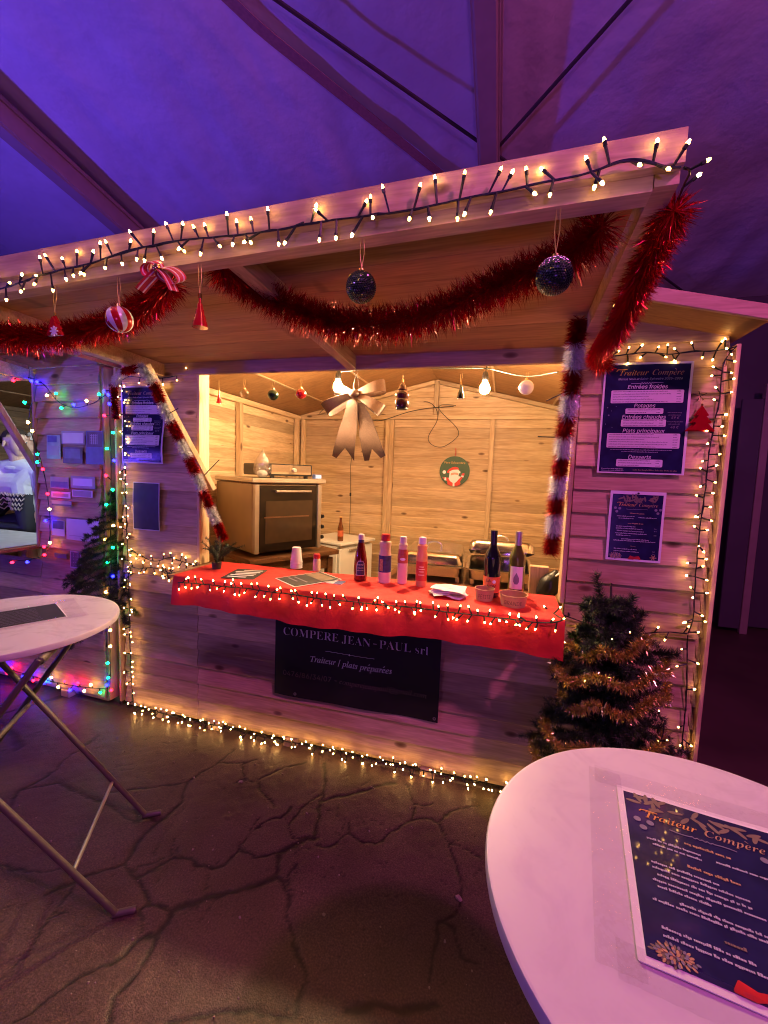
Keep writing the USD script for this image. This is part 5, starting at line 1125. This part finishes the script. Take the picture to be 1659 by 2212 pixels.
# ------------------------------------------------------------------ trees
def needles(P, n, L, lean=.9, w=.0022, tip_taper=True, den=None):
    P = np.asarray(P, float); t, a, b = frames(P); d = np.r_[0, np.cumsum(np.linalg.norm(np.diff(P, axis=0), axis=1))]
    s = rng.uniform(.06, 1, n) * d[-1]; g = lambda A: np.stack([np.interp(s, d, A[:, k]) for k in range(3)], 1)
    c, T, A, B = g(P), g(t), g(a), g(b); th = rng.uniform(0, 2 * PI, n)
    dr = A * np.cos(th)[:, None] + B * np.sin(th)[:, None] + T * rng.uniform(.2, 1.1, n)[:, None] * lean; dr /= np.linalg.norm(dr, axis=1, keepdims=True)
    LL = L * rng.uniform(.7, 1.15, n); sd = np.cross(dr, rng.normal(size=dr.shape)); sd /= np.linalg.norm(sd, axis=1, keepdims=True)
    v = np.stack([c - sd * w / 2, c + sd * w / 2, c + dr * LL[:, None]], 1).reshape(-1, 3)
    return trimesh.Trimesh(v, np.arange(3 * n).reshape(-1, 3), process=False)
tcx, tcy = at(1318, 1500, 1, -.31)[:2]
xt = thing('christmas_tree', 'small artificial Christmas tree with gold tinsel before the right panel', 'tree', (tcx, tcy, 0))
obj('pot', lathe([(0, 0), (.095, 0), (.12, .18), (.125, .185), (.11, .19), (0, .175)], 24, (tcx, tcy, 0)), 'slate_black', xt, smooth=35)
obj('trunk', tube([(tcx, tcy, .12), (tcx + .01, tcy, .6), (tcx - .03, tcy, 1.16)], [.016, .012, .004], 8), 'bark', xt, smooth=True)
TOP_Z = 1.17
r_t = np.random.default_rng(21)
boughs = []
nB = 150
for i in range(nB):
    f = (i + .5) / nB; z = .26 + (TOP_Z - .34) * f; ang = i * 2.399963 + r_t.uniform(-.3, .3)
    # the silhouette narrows in steps: wide skirt, waist, ball, then a forked tip
    R_ = np.interp(z, [.2, .38, .50, .58, .66, .74, .86, .94, 1.0, 1.08, 1.18], [.30, .295, .30, .25, .18, .19, .22, .19, .12, .10, .05])
    R_ *= .90 * r_t.uniform(.72, 1.08); droop = .25 + .25 * (1 - f)
    o = V(tcx - .03 * f, tcy, z); dv = V(math.cos(ang), math.sin(ang) * .85, 0)
    P = [o, o + dv * R_ * .5 + V(0, 0, .05 * R_), o + dv * R_ + V(0, 0, -droop * R_ * .5 + .02)]
    P = smooth_path(P, .012); geo = [needles(P, int(220 + 1000 * R_), .030, w=.0030)]
    for k in range(int(2 + R_ * 14)):
        q = r_t.uniform(.35, .95); b0 = P[int(q * (len(P) - 1))]; sd = unit(dv * .8 + np.cross(dv, (0, 0, 1)) * r_t.choice([-1, 1]) * .8 + V(0, 0, r_t.uniform(-.3, .35)))
        geo.append(needles(resample([b0, b0 + sd * R_ * .33 * r_t.uniform(.6, 1.2)], .01), 90, .028, w=.0026))
    boughs.append(cat(geo))
for tip, base in (((-.085, 0, 1.190), (-.03, 0, .98)), ((.045, -.02, 1.125), (0, 0, .96)), ((.09, .0, 1.06), (.02, 0, .95)), ((-.05, -.03, 1.10), (-.02, 0, .95)), ((-.18, -.1, .70), (-.05, -.03, .69)), ((.2, -.05, .93), (.05, 0, .9))):
    P = resample([V(tcx, tcy, 0) + base, V(tcx, tcy, 0) + tip], .01); boughs.append(needles(P, 700, .034, w=.0026))
for k in range(8): obj('bough', cat(boughs[k::8]), 'needle_green', xt)
def spiral(z0, z1, a0, a1, r0, r1, n=60):
    t_ = np.linspace(0, 1, n); return np.stack([tcx - .02 * t_ + (r0 + (r1 - r0) * t_) * np.cos(a0 + (a1 - a0) * t_), tcy + .9 * (r0 + (r1 - r0) * t_) * np.sin(a0 + (a1 - a0) * t_), z0 + (z1 - z0) * t_ + .02 * np.sin(t_ * 19)], 1)
tg = thing('gold_tinsel', 'sparse gold tinsel wound round the small Christmas tree', 'tinsel'); tg._loc = V(0, 0, 0)
for z0, z1, a0, a1, r0, r1 in ((.42, .52, -3.5, .2, .27, .25), (.53, .62, -3.4, .0, .235, .20), (.66, .80, -3.3, -.1, .17, .20), (.78, .90, -3.3, -.1, .21, .19), (.88, .98, -3.1, -.3, .17, .12)):
    Pq = spiral(z0, z1, a0, a1, r0, r1); obj('tinsel', blades(Pq, .032, 1700, w=.0034), 'tinsel_gold', tg)
lights('tiny warm lights among the branches of the small Christmas tree', spiral(.32, 1.02, -4.5, 5.0, .25, .12, 90), 26, lambda k, p: (p[0] - tcx, p[1] - tcy - .15, .05), stalk=(.006, .016), r=.0026, l=.007, group=None, strand=.0012)
# a slender fir in the gap between the stalls
fx, fy = -.075, .02
ft_ = thing('fir_tree', 'dark natural fir standing in the gap between the two stalls', 'tree', (fx, fy, 0))
obj('trunk', tube([(fx, fy, 0), (fx, fy + .01, .8), (fx, fy, 1.42)], [.018, .012, .003], 8), 'bark', ft_, smooth=True)
bl_ = []
for i in range(120):
    f = (i + .5) / 120; z = .60 + .80 * f; ang = i * 2.39996
    dv = V(math.cos(ang), math.sin(ang), 0)
    R_ = (.36 * (1 - f) ** .8 + .04) * r_t.uniform(.75, 1.15) * (1.1 if dv[0] < .2 else .55) * (1 if dv[1] < .1 else .25)
    o = V(fx, fy, z); P = smooth_path([o, o + dv * R_ * .55 - V(0, 0, .02), o + dv * R_ - V(0, 0, .30 * R_)], .012); geo = [needles(P, int(120 + 1300 * R_), .026, w=.0024)]
    for k in range(int(R_ * 26)):
        q = r_t.uniform(.25, .95); b0 = P[int(q * (len(P) - 1))]; sd = unit(dv * .9 + np.cross(dv, (0, 0, 1)) * r_t.choice([-1, 1]) * .9 + V(0, 0, r_t.uniform(-.35, .05)))
        geo.append(needles(resample([b0, b0 + sd * R_ * .45 * (1.1 - q)], .01), 110, .024, w=.0024))
    geo.append(tube(P, np.linspace(.004, .0015, len(P)), 4)); bl_.append(cat(geo))
for k in range(6): obj('bough', cat(bl_[k::6]), 'fir_green', ft_)
# little potted fir on the counter
pp0 = cz(468, 1226); pp0[2] = ZT; pp0 = V(pp0[0], pp0[1], ZT)
ptf = thing('potted_fir', 'little potted fir sprig at the left end of the red counter', 'plant', pp0)
obj('pot', lathe([(0, 0), (.022, 0), (.026, .035), (.024, .036), (0, .032)], 20, pp0), 'slate_black', ptf, smooth=35)
g2 = []
for k in range(16):
    a, el = r_t.uniform(0, 2 * PI), r_t.uniform(.5, 1.4); dv = V(math.cos(a) * math.cos(el), math.sin(a) * math.cos(el), math.sin(el)); L = r_t.uniform(.08, .17)
    P = smooth_path([pp0 + V(0, 0, .03), pp0 + V(0, 0, .03) + dv * L * .5 + V(.01, 0, .02), pp0 + V(.012, 0, .03) + dv * L], .01); g2.append(needles(P, 240, .017, w=.0018)); g2.append(tube(P, .0014, 4))
obj('foliage', cat(g2), 'fir_green', ptf)

# ------------------------------------------------------------------ high tables in front
TH, TR = .975, .345
def table_parts(t, rot):
    R = trimesh.transformations.rotation_matrix(rot, [0, 0, 1])
    prof = [(0, -.024), (TR - .006, -.024), (TR - .001, -.021), (TR, -.016), (TR, -.006), (TR - .002, -.0015), (TR - .006, 0), (0, 0)]
    obj('tabletop', put(lathe(prof, 96, (0, 0, TH)), R), 'table_white', t, smooth=35, world=False)
    for sgn in (1, -1):          # two U frames crossing below the top
        x0, x1 = .27 * sgn, -.40 * sgn
        for y in (-.245 * (1 if sgn > 0 else .9) - .06, .245 * (1 if sgn > 0 else .9) - .06):
            obj('leg', put(tube(resample([(x0 * .80, y, TH - .03), (x1, y, .012)], .1), .0105, 10), R), 'leg_steel', t, smooth=True, world=False)
            obj('foot', put(tube([(x1 - .012 * sgn * -1, y, .012), (x1 - .06 * sgn, y, .012)], .0115, 10), R), 'leg_steel', t, smooth=True, world=False)
        obj('crossbar', put(tube([(x1 * .69, -.29, TH * .20), (x1 * .69, .17, TH * .20)], .007, 8), R), 'bright_steel', t, smooth=True, world=False)
        obj('top_rail', put(tube([(x0 * .80, -.30, TH - .036), (x0 * .80, .18, TH - .036)], .0125, 8), R), 'leg_steel', t, smooth=True, world=False)
    obj('hinge_bar', put(tube([(-.02, -.3, TH * .58), (-.02, .18, TH * .58)], .009, 8), R), 'leg_steel', t, smooth=True, world=False)
TBL = V(.545, -1.030, 0); TBR = V(2.576, -1.452, 0)
tl = thing('high_table', 'round white standing table on folding steel legs at the left edge', 'table', TBL)
table_parts(tl, math.radians(33))
tr = copy_thing(tl, 'high_table', 'round white standing table close in the lower right corner', 'table', trimesh.transformations.translation_matrix(TBR) @ trimesh.transformations.rotation_matrix(.3, [0, 0, 1]))
# taped menus on the tables
hz = TH + .0008
def tape(name, label, a, b, w, parent=None, n=40, amp=.0016):
    a, b = V(*a, hz + .003), V(*b, hz + .003); P = resample([a, b], np.linalg.norm(b - a) / n); d_ = unit(b - a); S = np.cross((0, 0, 1), d_)
    rows_ = 9; v = []
    for i, p in enumerate(P):
        for j in range(rows_): v.append(p + S * w * (j / (rows_ - 1) - .5))
    v = np.array(v); v[:, 2] += amp * (meshkit.fbm(v * V(60, 60, 1), 3, 11) - .2) + .0015 * np.abs(np.sin(v[:, 0] * 160 + v[:, 1] * 90))
    i = np.arange(len(v)).reshape(len(P), rows_)
    return obj(name, (v, np.stack([i[:-1, :-1], i[1:, :-1], i[1:, 1:], i[:-1, 1:]], -1).reshape(-1, 4)), 'packing_tape', parent, smooth=True, label=label, cat='tape')
k = .54861
tzz = lambda u, v: at((1800 + u / 1.3554) * k, (2900 + v / 1.3554) * k, 2, TH)
A0, B0, D0 = tzz(850, 262), tzz(1659, 500), tzz(990, 1255)
ex = unit(B0 - A0); ey = unit((A0 - D0) - ex * ((A0 - D0) @ ex)); hh = .328; ww = .232
small_menu(A0 - ey * hh + V(0, 0, .0012), ex, ey, ww, hh, 'laminated navy menu taped to the table in the lower right corner', lambda x, y: .0006 * np.sin(x * 30), 900, pin=False)
C_ = lambda a, b: (A0 + ex * a * ww - ey * b * hh)[:2]
tape('tape', 'clear tape along the left edge of the near table menu', C_(-.085, -.09), C_(-.085, 1.08), .055)
tape('tape', 'clear tape along the top edge of the near table menu', C_(-.16, -.04), C_(1.1, -.04), .050)
tape('tape', 'clear tape along the bottom edge of the near table menu', C_(-.10, 1.03), C_(1.1, 1.03), .050)
cov = Polygon([(0, 0), (ww, 0), (ww, hh), (0, hh)])
# the far table's sheet
tq = lambda u, v: at(u * k / 1.659, (2200 + v / 1.659) * k, 2, TH)
L0, L1, L2 = tq(0, 352), tq(390, 291), tq(442, 382)
exl = unit(L1 - L0); eyl = unit((L1 - L2) - exl * ((L1 - L2) @ exl)); hl = np.linalg.norm(L1 - L2)
PL = Print('menu_sheet', 'dark laminated menu taped to the table at the left edge', 'menu', L2 - exl * .30 + V(0, 0, .0012), exl, eyl, .30, hl, (.004, .004, .004, .004), ink='slate_black')
PL.add('print', unary_union([b for i in range(9) for b in word_lines(.03, .02 + i * (hl - .04) / 9, .2, .004, 40 + i)]), 'print_faint')
tape('tape', 'clear tape along the right edge of the left table menu', (L2 + exl * .025 - eyl * .03)[:2], (L1 + exl * .025 + eyl * .03)[:2], .055)
tape('tape', 'clear tape along the front edge of the left table menu', (L2 - eyl * .012 + exl * .06)[:2], (L2 - exl * .34 - eyl * .012)[:2], .05)
tape('tape', 'clear tape along the back edge of the left table menu', (L1 + eyl * .012 + exl * .06)[:2], (L0 + eyl * .012)[:2], .05)

# ------------------------------------------------------------------ the neighbouring stall: papers, lamp, people
def notice(c, mat, label, inner=None, off=.037):
    """A paper pinned to the neighbouring front wall through corner pixels (left top, right bottom)."""
    a, b = nbp(*c[0], off), nbp(*c[1], off); w = float((b - a) @ NX); h = float(a[2] - b[2])
    o = a - V(0, 0, h)
    P = Print('notice', label, 'notice', o, NX, NZ, w, h, (.006,) * 4, lambda x, y: .002 * np.sin(x * 20) + .002 * np.cos(y * 16), group='papers pinned to the neighbouring stall', paper=mat, ink=None)
    for x0, y0, x1, y1, mm in inner or []: P.add('picture', sbox(x0 * w, y0 * h, x1 * w, y1 * h), mm, .002)
    return P
z2 = lambda u, v: (u / 3.402 * k, (1600 + v / 3.402) * k)
pm('paper_dark', (.12, .09, .12), .5, var=.3, scale=25); pm('paper_blue', (.14, .16, .34), .5, var=.2, scale=25); pm('paper_green', (.35, .48, .44), .5, var=.2, scale=25)
notice((z2(625, 385), z2(822, 705)), 'paper_green', 'pale green notice at the left edge of the neighbouring panel', [(.08, .70, .75, .96, 'paper_blue'), (.1, .15, .9, .55, 'paper_grey')])
notice((z2(826, 330), z2(1138, 512)), 'paper_grey', 'wide grey paper high on the neighbouring panel', [(.06, .1, .94, .85, 'panel_white')])
notice((z2(1146, 328), z2(1395, 780)), 'paper_blue', 'bluish paper with a dark framed picture beside the panel edge', [(.06, .52, .94, .97, 'paper_dark'), (.25, .60, .68, .90, 'paper_grey')])
notice((z2(845, 545), z2(1112, 768)), 'paper_dark', 'dark square picture in the middle of the neighbouring panel', [(.1, .3, .9, .9, 'print_faint')])
notice((z2(675, 940), z2(930, 1108)), 'paper_grey', 'light paper left of centre under the dark square picture', [(.05, .1, .95, .6, 'paper_blue')])
notice((z2(950, 930), z2(1278, 1108)), 'paper_grey', 'light paper right of centre under the bluish paper', [(.1, .2, .9, .8, 'panel_white')])
notice((z2(690, 1135), z2(950, 1235)), 'panel_white', 'narrow white paper strip, upper left of the pair of strips', [(.1, .2, .9, .7, 'paper_grey')])
notice((z2(970, 1115), z2(1245, 1225)), 'panel_white', 'narrow white paper strip next to the fir tip', [(.05, .1, .95, .9, 'paper_grey')])
notice((z2(700, 1255), z2(965, 1345)), 'paper_grey', 'narrow grey strip with dark foot above the large white sheet', [(.0, .0, 1., .35, 'paper_dark')])
notice((z2(700, 1520), z2(876, 1740)), 'panel_white', 'white sheet with dark top corner low on the neighbouring panel', [(.05, .45, .95, .98, 'paper_dark')])
notice((z2(890, 1500), z2(1330, 1825)), 'panel_white', 'large blank white sheet beside the fir tree', [(.1, .2, .5, .22, 'paper_grey')])
notice((z2(735, 1960), z2(900, 2040)), 'paper_blue', 'small dark blue label below the neighbouring counter height', None)
notice((z2(940, 1930), z2(1100, 2180)), 'paper_grey', 'grey sheet with dark border low behind the fir branches', [(.1, .08, .9, .94, 'paper_dark'), (.18, .16, .82, .86, 'paper_grey')])
# counter light strip and cool lamp
lp = n2w(2.15, .45, 2.02)
t = thing('pendant_bulb', 'cool white lamp inside the neighbouring stall at the left', 'light bulb', lp)
obj('bulb', trimesh.creation.icosphere(3, .035).apply_translation(lp), 'bulb_cool', t, smooth=True); obj('socket', lathe([(0, .03), (.018, .03), (.018, .085), (0, .09)], 14, lp), 'black_plastic', t, smooth=35)
obj('cord', tube([lp + V(0, 0, .08), lp + V(.01, 0, .2)], .003, 5), 'green_cord', t)
ls = thing('light_strip', 'white glowing light strip along the neighbouring counter edge', 'light strip', n2w(1.2, -.335, .955))
for i in range(44): 
    c = n2w(1.15 + i * .0295, -.336, .962); obj('diode', cbx(c - .0055, c + .0055, .001), 'led_white', ls)
obj('strip', obox(n2w(1.8, -.331, .962), NX, np.cross(NZ, NX), NZ, (1.34, .004, .016), .001), 'panel_white', ls)
nc = thing('counter_cloth', 'pale patterned cloth on the neighbouring counter', 'tablecloth'); nc._loc = V(0, 0, 0)
obj('cloth', obox(n2w(1.55, -.02, 1.001), NX, np.cross(NZ, NX), NZ, (1.86, .62, .004), .001), 'coat_grey', nc)

# ------------------------------------------------------------------ people behind the neighbouring counter
def nodust(m):
    m.remove_unreferenced_vertices(); return m
def chain(J, bones, refine=.014, iters=8):
    """One smooth body: every bone the hull of the spheres at its two joints, all joined."""
    sph = lambda p, r: m3.Manifold.sphere(float(r), 20).translate([float(x) for x in p])
    parts = []
    for a, b in bones: parts.append(m3.Manifold.batch_hull([sph(*J[a]), sph(*J[b])]))
    M_ = m3.Manifold.batch_boolean(parts, m3.OpType.Add).refine_to_length(refine); me = M_.to_mesh()
    m = trimesh.Trimesh(me.vert_properties[:, :3], me.tri_verts, process=True); trimesh.smoothing.filter_taubin(m, iterations=iters); return m
def person(label, foot, yaw, H, parts, look=0., tilt=0.):
    """A standing figure; parts choose hair and clothes."""
    c, s = math.cos(yaw), math.sin(yaw)
    Wd = lambda x, y, z: V(foot[0] + x * c - y * s, foot[1] + x * s + y * c, foot[2] + z)     # local: x to its left, -y ahead
    h = H / 1.75; t = thing('person', label, 'person', foot)
    L = lambda x, y, z, r: (Wd(x * h, y * h, z * h), r * h)
    arm = parts.get('arm', ((.205, -.01, 1.40), (.25, .0, 1.13), (.22, -.14, .93)))
    J = dict(hip=L(0, .0, .93, .125), hipl=L(.075, 0, .92, .10), hipr=L(-.075, 0, .92, .10), waist=L(0, .0, 1.08, .115), wl=L(.06, 0, 1.1, .095), wr=L(-.06, 0, 1.1, .095), chl=L(.085, -.01, 1.28, .105), chr=L(-.085, -.01, 1.28, .105),
             shl=L(.165, 0, 1.41, .062), shr=L(-.165, 0, 1.41, .062), nb=L(0, .01, 1.44, .066), nt=L(0, -.012, 1.54, .054), kl=L(.09, -.01, .50, .062), kr=L(-.09, -.01, .50, .062), al=L(.09, .03, .09, .045), ar=L(-.09, .03, .09, .045), tl=L(.095, -.12, .04, .036), tr=L(-.095, -.12, .04, .036))
    bones = [('hipl', 'hipr'), ('hipl', 'wl'), ('hipr', 'wr'), ('wl', 'wr'), ('wl', 'chl'), ('wr', 'chr'), ('chl', 'chr'), ('chl', 'shl'), ('chr', 'shr'), ('shl', 'nb'), ('shr', 'nb'), ('nb', 'nt'), ('hipl', 'kl'), ('hipr', 'kr'), ('kl', 'al'), ('kr', 'ar'), ('al', 'tl'), ('ar', 'tr')]
    for sg, q in ((1, 'l'), (-1, 'r')):
        (a, b, w) = [(x * sg, y, z) for x, y, z in arm]
        J['s' + q] = L(*a, .055); J['e' + q] = L(*b, .043); J['w' + q] = L(*w, .030)
        hd_ = unit(V(*w) - V(*b)); pl = V(*w) + hd_ * .085
        J['p' + q] = L(*pl, .027); bones += [('s' + q, 'e' + q), ('e' + q, 'w' + q), ('w' + q, 'p' + q)]
        sdv = unit(np.cross(hd_, (0, 1, .2)))
        for fi, (o, ln) in enumerate(((-.027, .060), (-.009, .072), (.009, .068), (.026, .052))):
            b1 = pl + sdv * o; b2 = b1 + hd_ * ln * .55 + V(0, -.008, 0); b3 = b2 + hd_ * ln * .4 + V(0, -.02, -.006)
            for nm, pnt, rr in (('a', b1, .0095), ('b', b2, .009), ('c', b3, .0078)): J[f'{q}f{fi}{nm}'] = L(*pnt, rr)
            bones += [('p' + q, f'{q}f{fi}a'), (f'{q}f{fi}a', f'{q}f{fi}b'), (f'{q}f{fi}b', f'{q}f{fi}c')]
        th0 = V(*w) + hd_ * .03 - sdv * .022 * sg; th1 = th0 + hd_ * .03 - sdv * .022 * sg; th2 = th1 + hd_ * .028
        for nm, pnt, rr in (('t0', th0, .012), ('t1', th1, .010), ('t2', th2, .009)): J[q + nm] = L(*pnt, rr)
        bones += [('w' + q, q + 't0'), (q + 't0', q + 't1'), (q + 't1', q + 't2')]
    # head: skull, face and jaw, turned by look about the neck
    hc = V(0, -.02, 1.645); cl, sl = math.cos(look), math.sin(look)
    def Hd(x, y, z, r):
        x2, y2 = x * cl - y * sl, x * sl + y * cl; return L(hc[0] + x2 + tilt * z, hc[1] + y2, hc[2] + z, r)
    J.update(sk=Hd(0, .022, .035, .080), fh=Hd(0, -.028, .035, .066), ck=Hd(0, -.040, -.030, .056), jw=Hd(0, -.052, -.078, .034), bk=Hd(0, .035, -.02, .062), n0=Hd(0, -.094, .010, .009), n1=Hd(0, -.112, -.024, .0115), e0=Hd(.076, .01, .005, .012), e1=Hd(.080, .014, -.025, .010), f0=Hd(-.076, .01, .005, .012), f1=Hd(-.080, .014, -.025, .010), b0=Hd(-.03, -.086, .028, .010), b1=Hd(.03, -.086, .028, .010), l0=Hd(-.014, -.092, -.056, .0085), l1=Hd(.014, -.092, -.056, .0085))
    bones += [('sk', 'fh'), ('fh', 'ck'), ('ck', 'jw'), ('sk', 'bk'), ('bk', 'ck'), ('n0', 'n1'), ('e0', 'e1'), ('f0', 'f1'), ('b0', 'b1'), ('l0', 'l1'), ('nt', 'bk')]
    obj('body', chain(J, bones, .010, 6), parts.get('skin', 'skin_pale'), t, smooth=True)
    for sg in (-1, 1):
        obj('eye', trimesh.creation.icosphere(2, .0115 * h).apply_translation(Hd(.031 * sg, -.084, .006, 0)[0]), 'eye_white', t, smooth=True); obj('iris', trimesh.creation.icosphere(2, .006 * h).apply_translation(Hd(.031 * sg, -.0935, .006, 0)[0]), 'eye_dark', t, smooth=True)
    obj('lips', tube([Hd(-.022, -.096, -.054, 0)[0], Hd(0, -.1015, -.056, 0)[0], Hd(.022, -.096, -.054, 0)[0]], .0045 * h, 6), 'lips', t, smooth=True)
    hm = trimesh.creation.icosphere(4, 1.); v = hm.vertices; keep = (v[:, 1] > -.35) & (v[:, 2] > -.55) | (v[:, 2] > .45); keep &= ~((np.abs(v[:, 0]) > .75) & (v[:, 2] < .1) & (v[:, 1] < .25))
    fsel = keep[hm.faces].all(1); vv = v * V(.092, .108, .100) * (1 + .06 * (meshkit.fbm(v * 5, 3, 2) - .5))[:, None] + V(0, .010, .030)
    obj('hair', nodust(trimesh.Trimesh(np.array([Hd(*q, 0)[0] for q in vv]), hm.faces[fsel], process=False)), parts['hair'], t, smooth=True)
    # clothes: the same bones, a little thicker
    def garment(nm, keys, grow, mat, cut=None, extra=()):
        JJ = {k_: (J[k_][0], J[k_][1] + grow * h) for k_ in J}; bn = [b for b in bones if b[0] in keys and b[1] in keys] + list(extra)
        m = chain(JJ, bn, .014, 8)
        if cut is not None: m = trimesh.intersections.slice_mesh_plane(m, cut[1], cut[0], cap=False) if len(cut) == 2 else m
        obj(nm, m, mat, t, smooth=True); return m
    torso = {'hipl', 'hipr', 'wl', 'wr', 'chl', 'chr', 'shl', 'shr', 'sl', 'sr', 'el', 'er', 'wl', 'wr'}
    return t, J, h, Wd, garment
fl = float(T2[2, 3]) + .05
p1 = at(38, 957, 1, .62)
t, J, h, Wd, garment = person('person in a pale and navy zigzag jacket, head half hidden by the prop', (p1[0], p1[1], fl), math.radians(8), 1.75, dict(hair='hair_dark'), look=1.35, tilt=.1)
zc_ = fl + 1.22 * h
arms = ['sl', 'sr', 'el', 'er']
upper = {'chl', 'chr', 'shl', 'shr', 'nb', 'sl', 'sr', 'el', 'er', 'wl', 'wr', 'hipl', 'hipr'}
def sleeved(mat_low, mat_up, zcut):
    JJ = {k_: (J[k_][0], J[k_][1] + .022 * h) for k_ in J}
    bn = [b for b in bones_of(upper)] + [('shl', 'sl'), ('shr', 'sr')]
    m = chain(JJ, bn, .014, 8); c = m.triangles_center[:, 2]
    obj('jacket', m.submesh([np.nonzero(c <= zcut)[0]], append=True), mat_low, t, smooth=True); obj('yoke', m.submesh([np.nonzero(c > zcut)[0]], append=True), mat_up, t, smooth=True)
    return m
def bones_of(ks):
    B = [('hipl', 'hipr'), ('hipl', 'wl'), ('hipr', 'wr'), ('wl', 'wr'), ('wl', 'chl'), ('wr', 'chr'), ('chl', 'chr'), ('chl', 'shl'), ('chr', 'shr'), ('shl', 'nb'), ('shr', 'nb'), ('sl', 'el'), ('sr', 'er')]
    return [b for b in B if b[0] in ks and b[1] in ks]
# arms' lower halves carry their own sleeves (the wrist joints share names with the waist, so they are built apart)
jm = sleeved('jacket_navy', 'jacket_white', zc_)
from scipy.spatial import cKDTree
def on_front(x, z, lift=.004):
    """The point of the jacket's front at local x and height z."""
    o = Wd(x, -.6, z); d_ = Wd(x, 0, z) - o
    loc, _, _ = jm.ray.intersects_location([o], [d_]) if False else (None, None, None)
    return o
def front_pts(z_off, n=26):
    tr_ = jm; out = []
    ax = unit(Wd(1, 0, 0) - Wd(0, 0, 0)); fw = unit(Wd(0, -1, 0) - Wd(0, 0, 0)); V0 = jm.vertices
    for i, x in enumerate(np.linspace(-.20, .20, n)):
        z = zc_ + z_off + (.012 if i % 2 else -.012)
        q = Wd(x * h, 0, z - fl); dv = V0 - q; near = np.abs(dv @ ax) + np.abs(V0[:, 2] - z)
        cand = near < .03
        if cand.any(): out.append(q + fw * ((dv @ fw)[cand].max() + .003))
    return out
for zo in (-.005, -.045, -.085, -.120):
    Pz = front_pts(zo)
    if len(Pz) > 3: obj('zigzag', tube(Pz, .0055, 5), 'zigzag', t)
obj('collar', tube([J['nb'][0] + (Wd(math.cos(a) * .085, math.sin(a) * .075 - .01, 0) - Wd(0, 0, 0)) + V(0, 0, .012 + .02 * math.sin(a)) for a in np.linspace(0, 2 * PI, 20)], .020, 8), 'jacket_white', t, smooth=True)
p2 = at(86, 950, 1, .75)
t, J, h, Wd, garment = person('person with grey hair and glasses in an open grey coat beside the panel edge', (p2[0], p2[1], fl), math.radians(-30), 1.74, dict(hair='hair_grey'), look=-.35, tilt=-.05)
JJ = {k_: (J[k_][0], J[k_][1] + .020 * h) for k_ in J}
m = chain(JJ, bones_of(upper) + [('shl', 'sl'), ('shr', 'sr')], .014, 8); obj('jumper', m, 'jacket_navy', t, smooth=True)
JJ = {k_: (J[k_][0] + (Wd(0, .012, 0) - Wd(0, 0, 0)), J[k_][1] + .032 * h) for k_ in J}
m = chain(JJ, [('hipl', 'wl'), ('hipr', 'wr'), ('wl', 'chl'), ('wr', 'chr'), ('chl', 'shl'), ('chr', 'shr'), ('sl', 'el'), ('sr', 'er'), ('shl', 'sl'), ('shr', 'sr')], .014, 8); obj('coat', m, 'coat_grey', t, smooth=True)
eyes = [c for c in stage.GetPrimAtPath(t.GetPrim().GetPath()).GetChildren() if c.GetName().startswith('iris')]
ec = [np.array(UsdGeom.Mesh(c).GetPointsAttr().Get()).mean(0) + t._loc for c in eyes]
gl_ = []
fwd = unit(np.cross(ec[1] - ec[0], (0, 0, 1))); fwd = fwd if fwd @ (V(*CAM) - ec[0]) > 0 else -fwd
sx_ = unit(ec[1] - ec[0])
for e in ec: gl_.append(tube([e + fwd * .012 + sx_ * .021 * math.cos(a) + V(0, 0, .016 * math.sin(a)) for a in np.linspace(0, 2 * PI, 18)], .0018, 5))
gl_.append(tube([ec[0] + fwd * .012 + sx_ * .02, ec[1] + fwd * .012 - sx_ * .02], .0018, 5))
obj('glasses', cat(gl_), 'black_plastic', t)
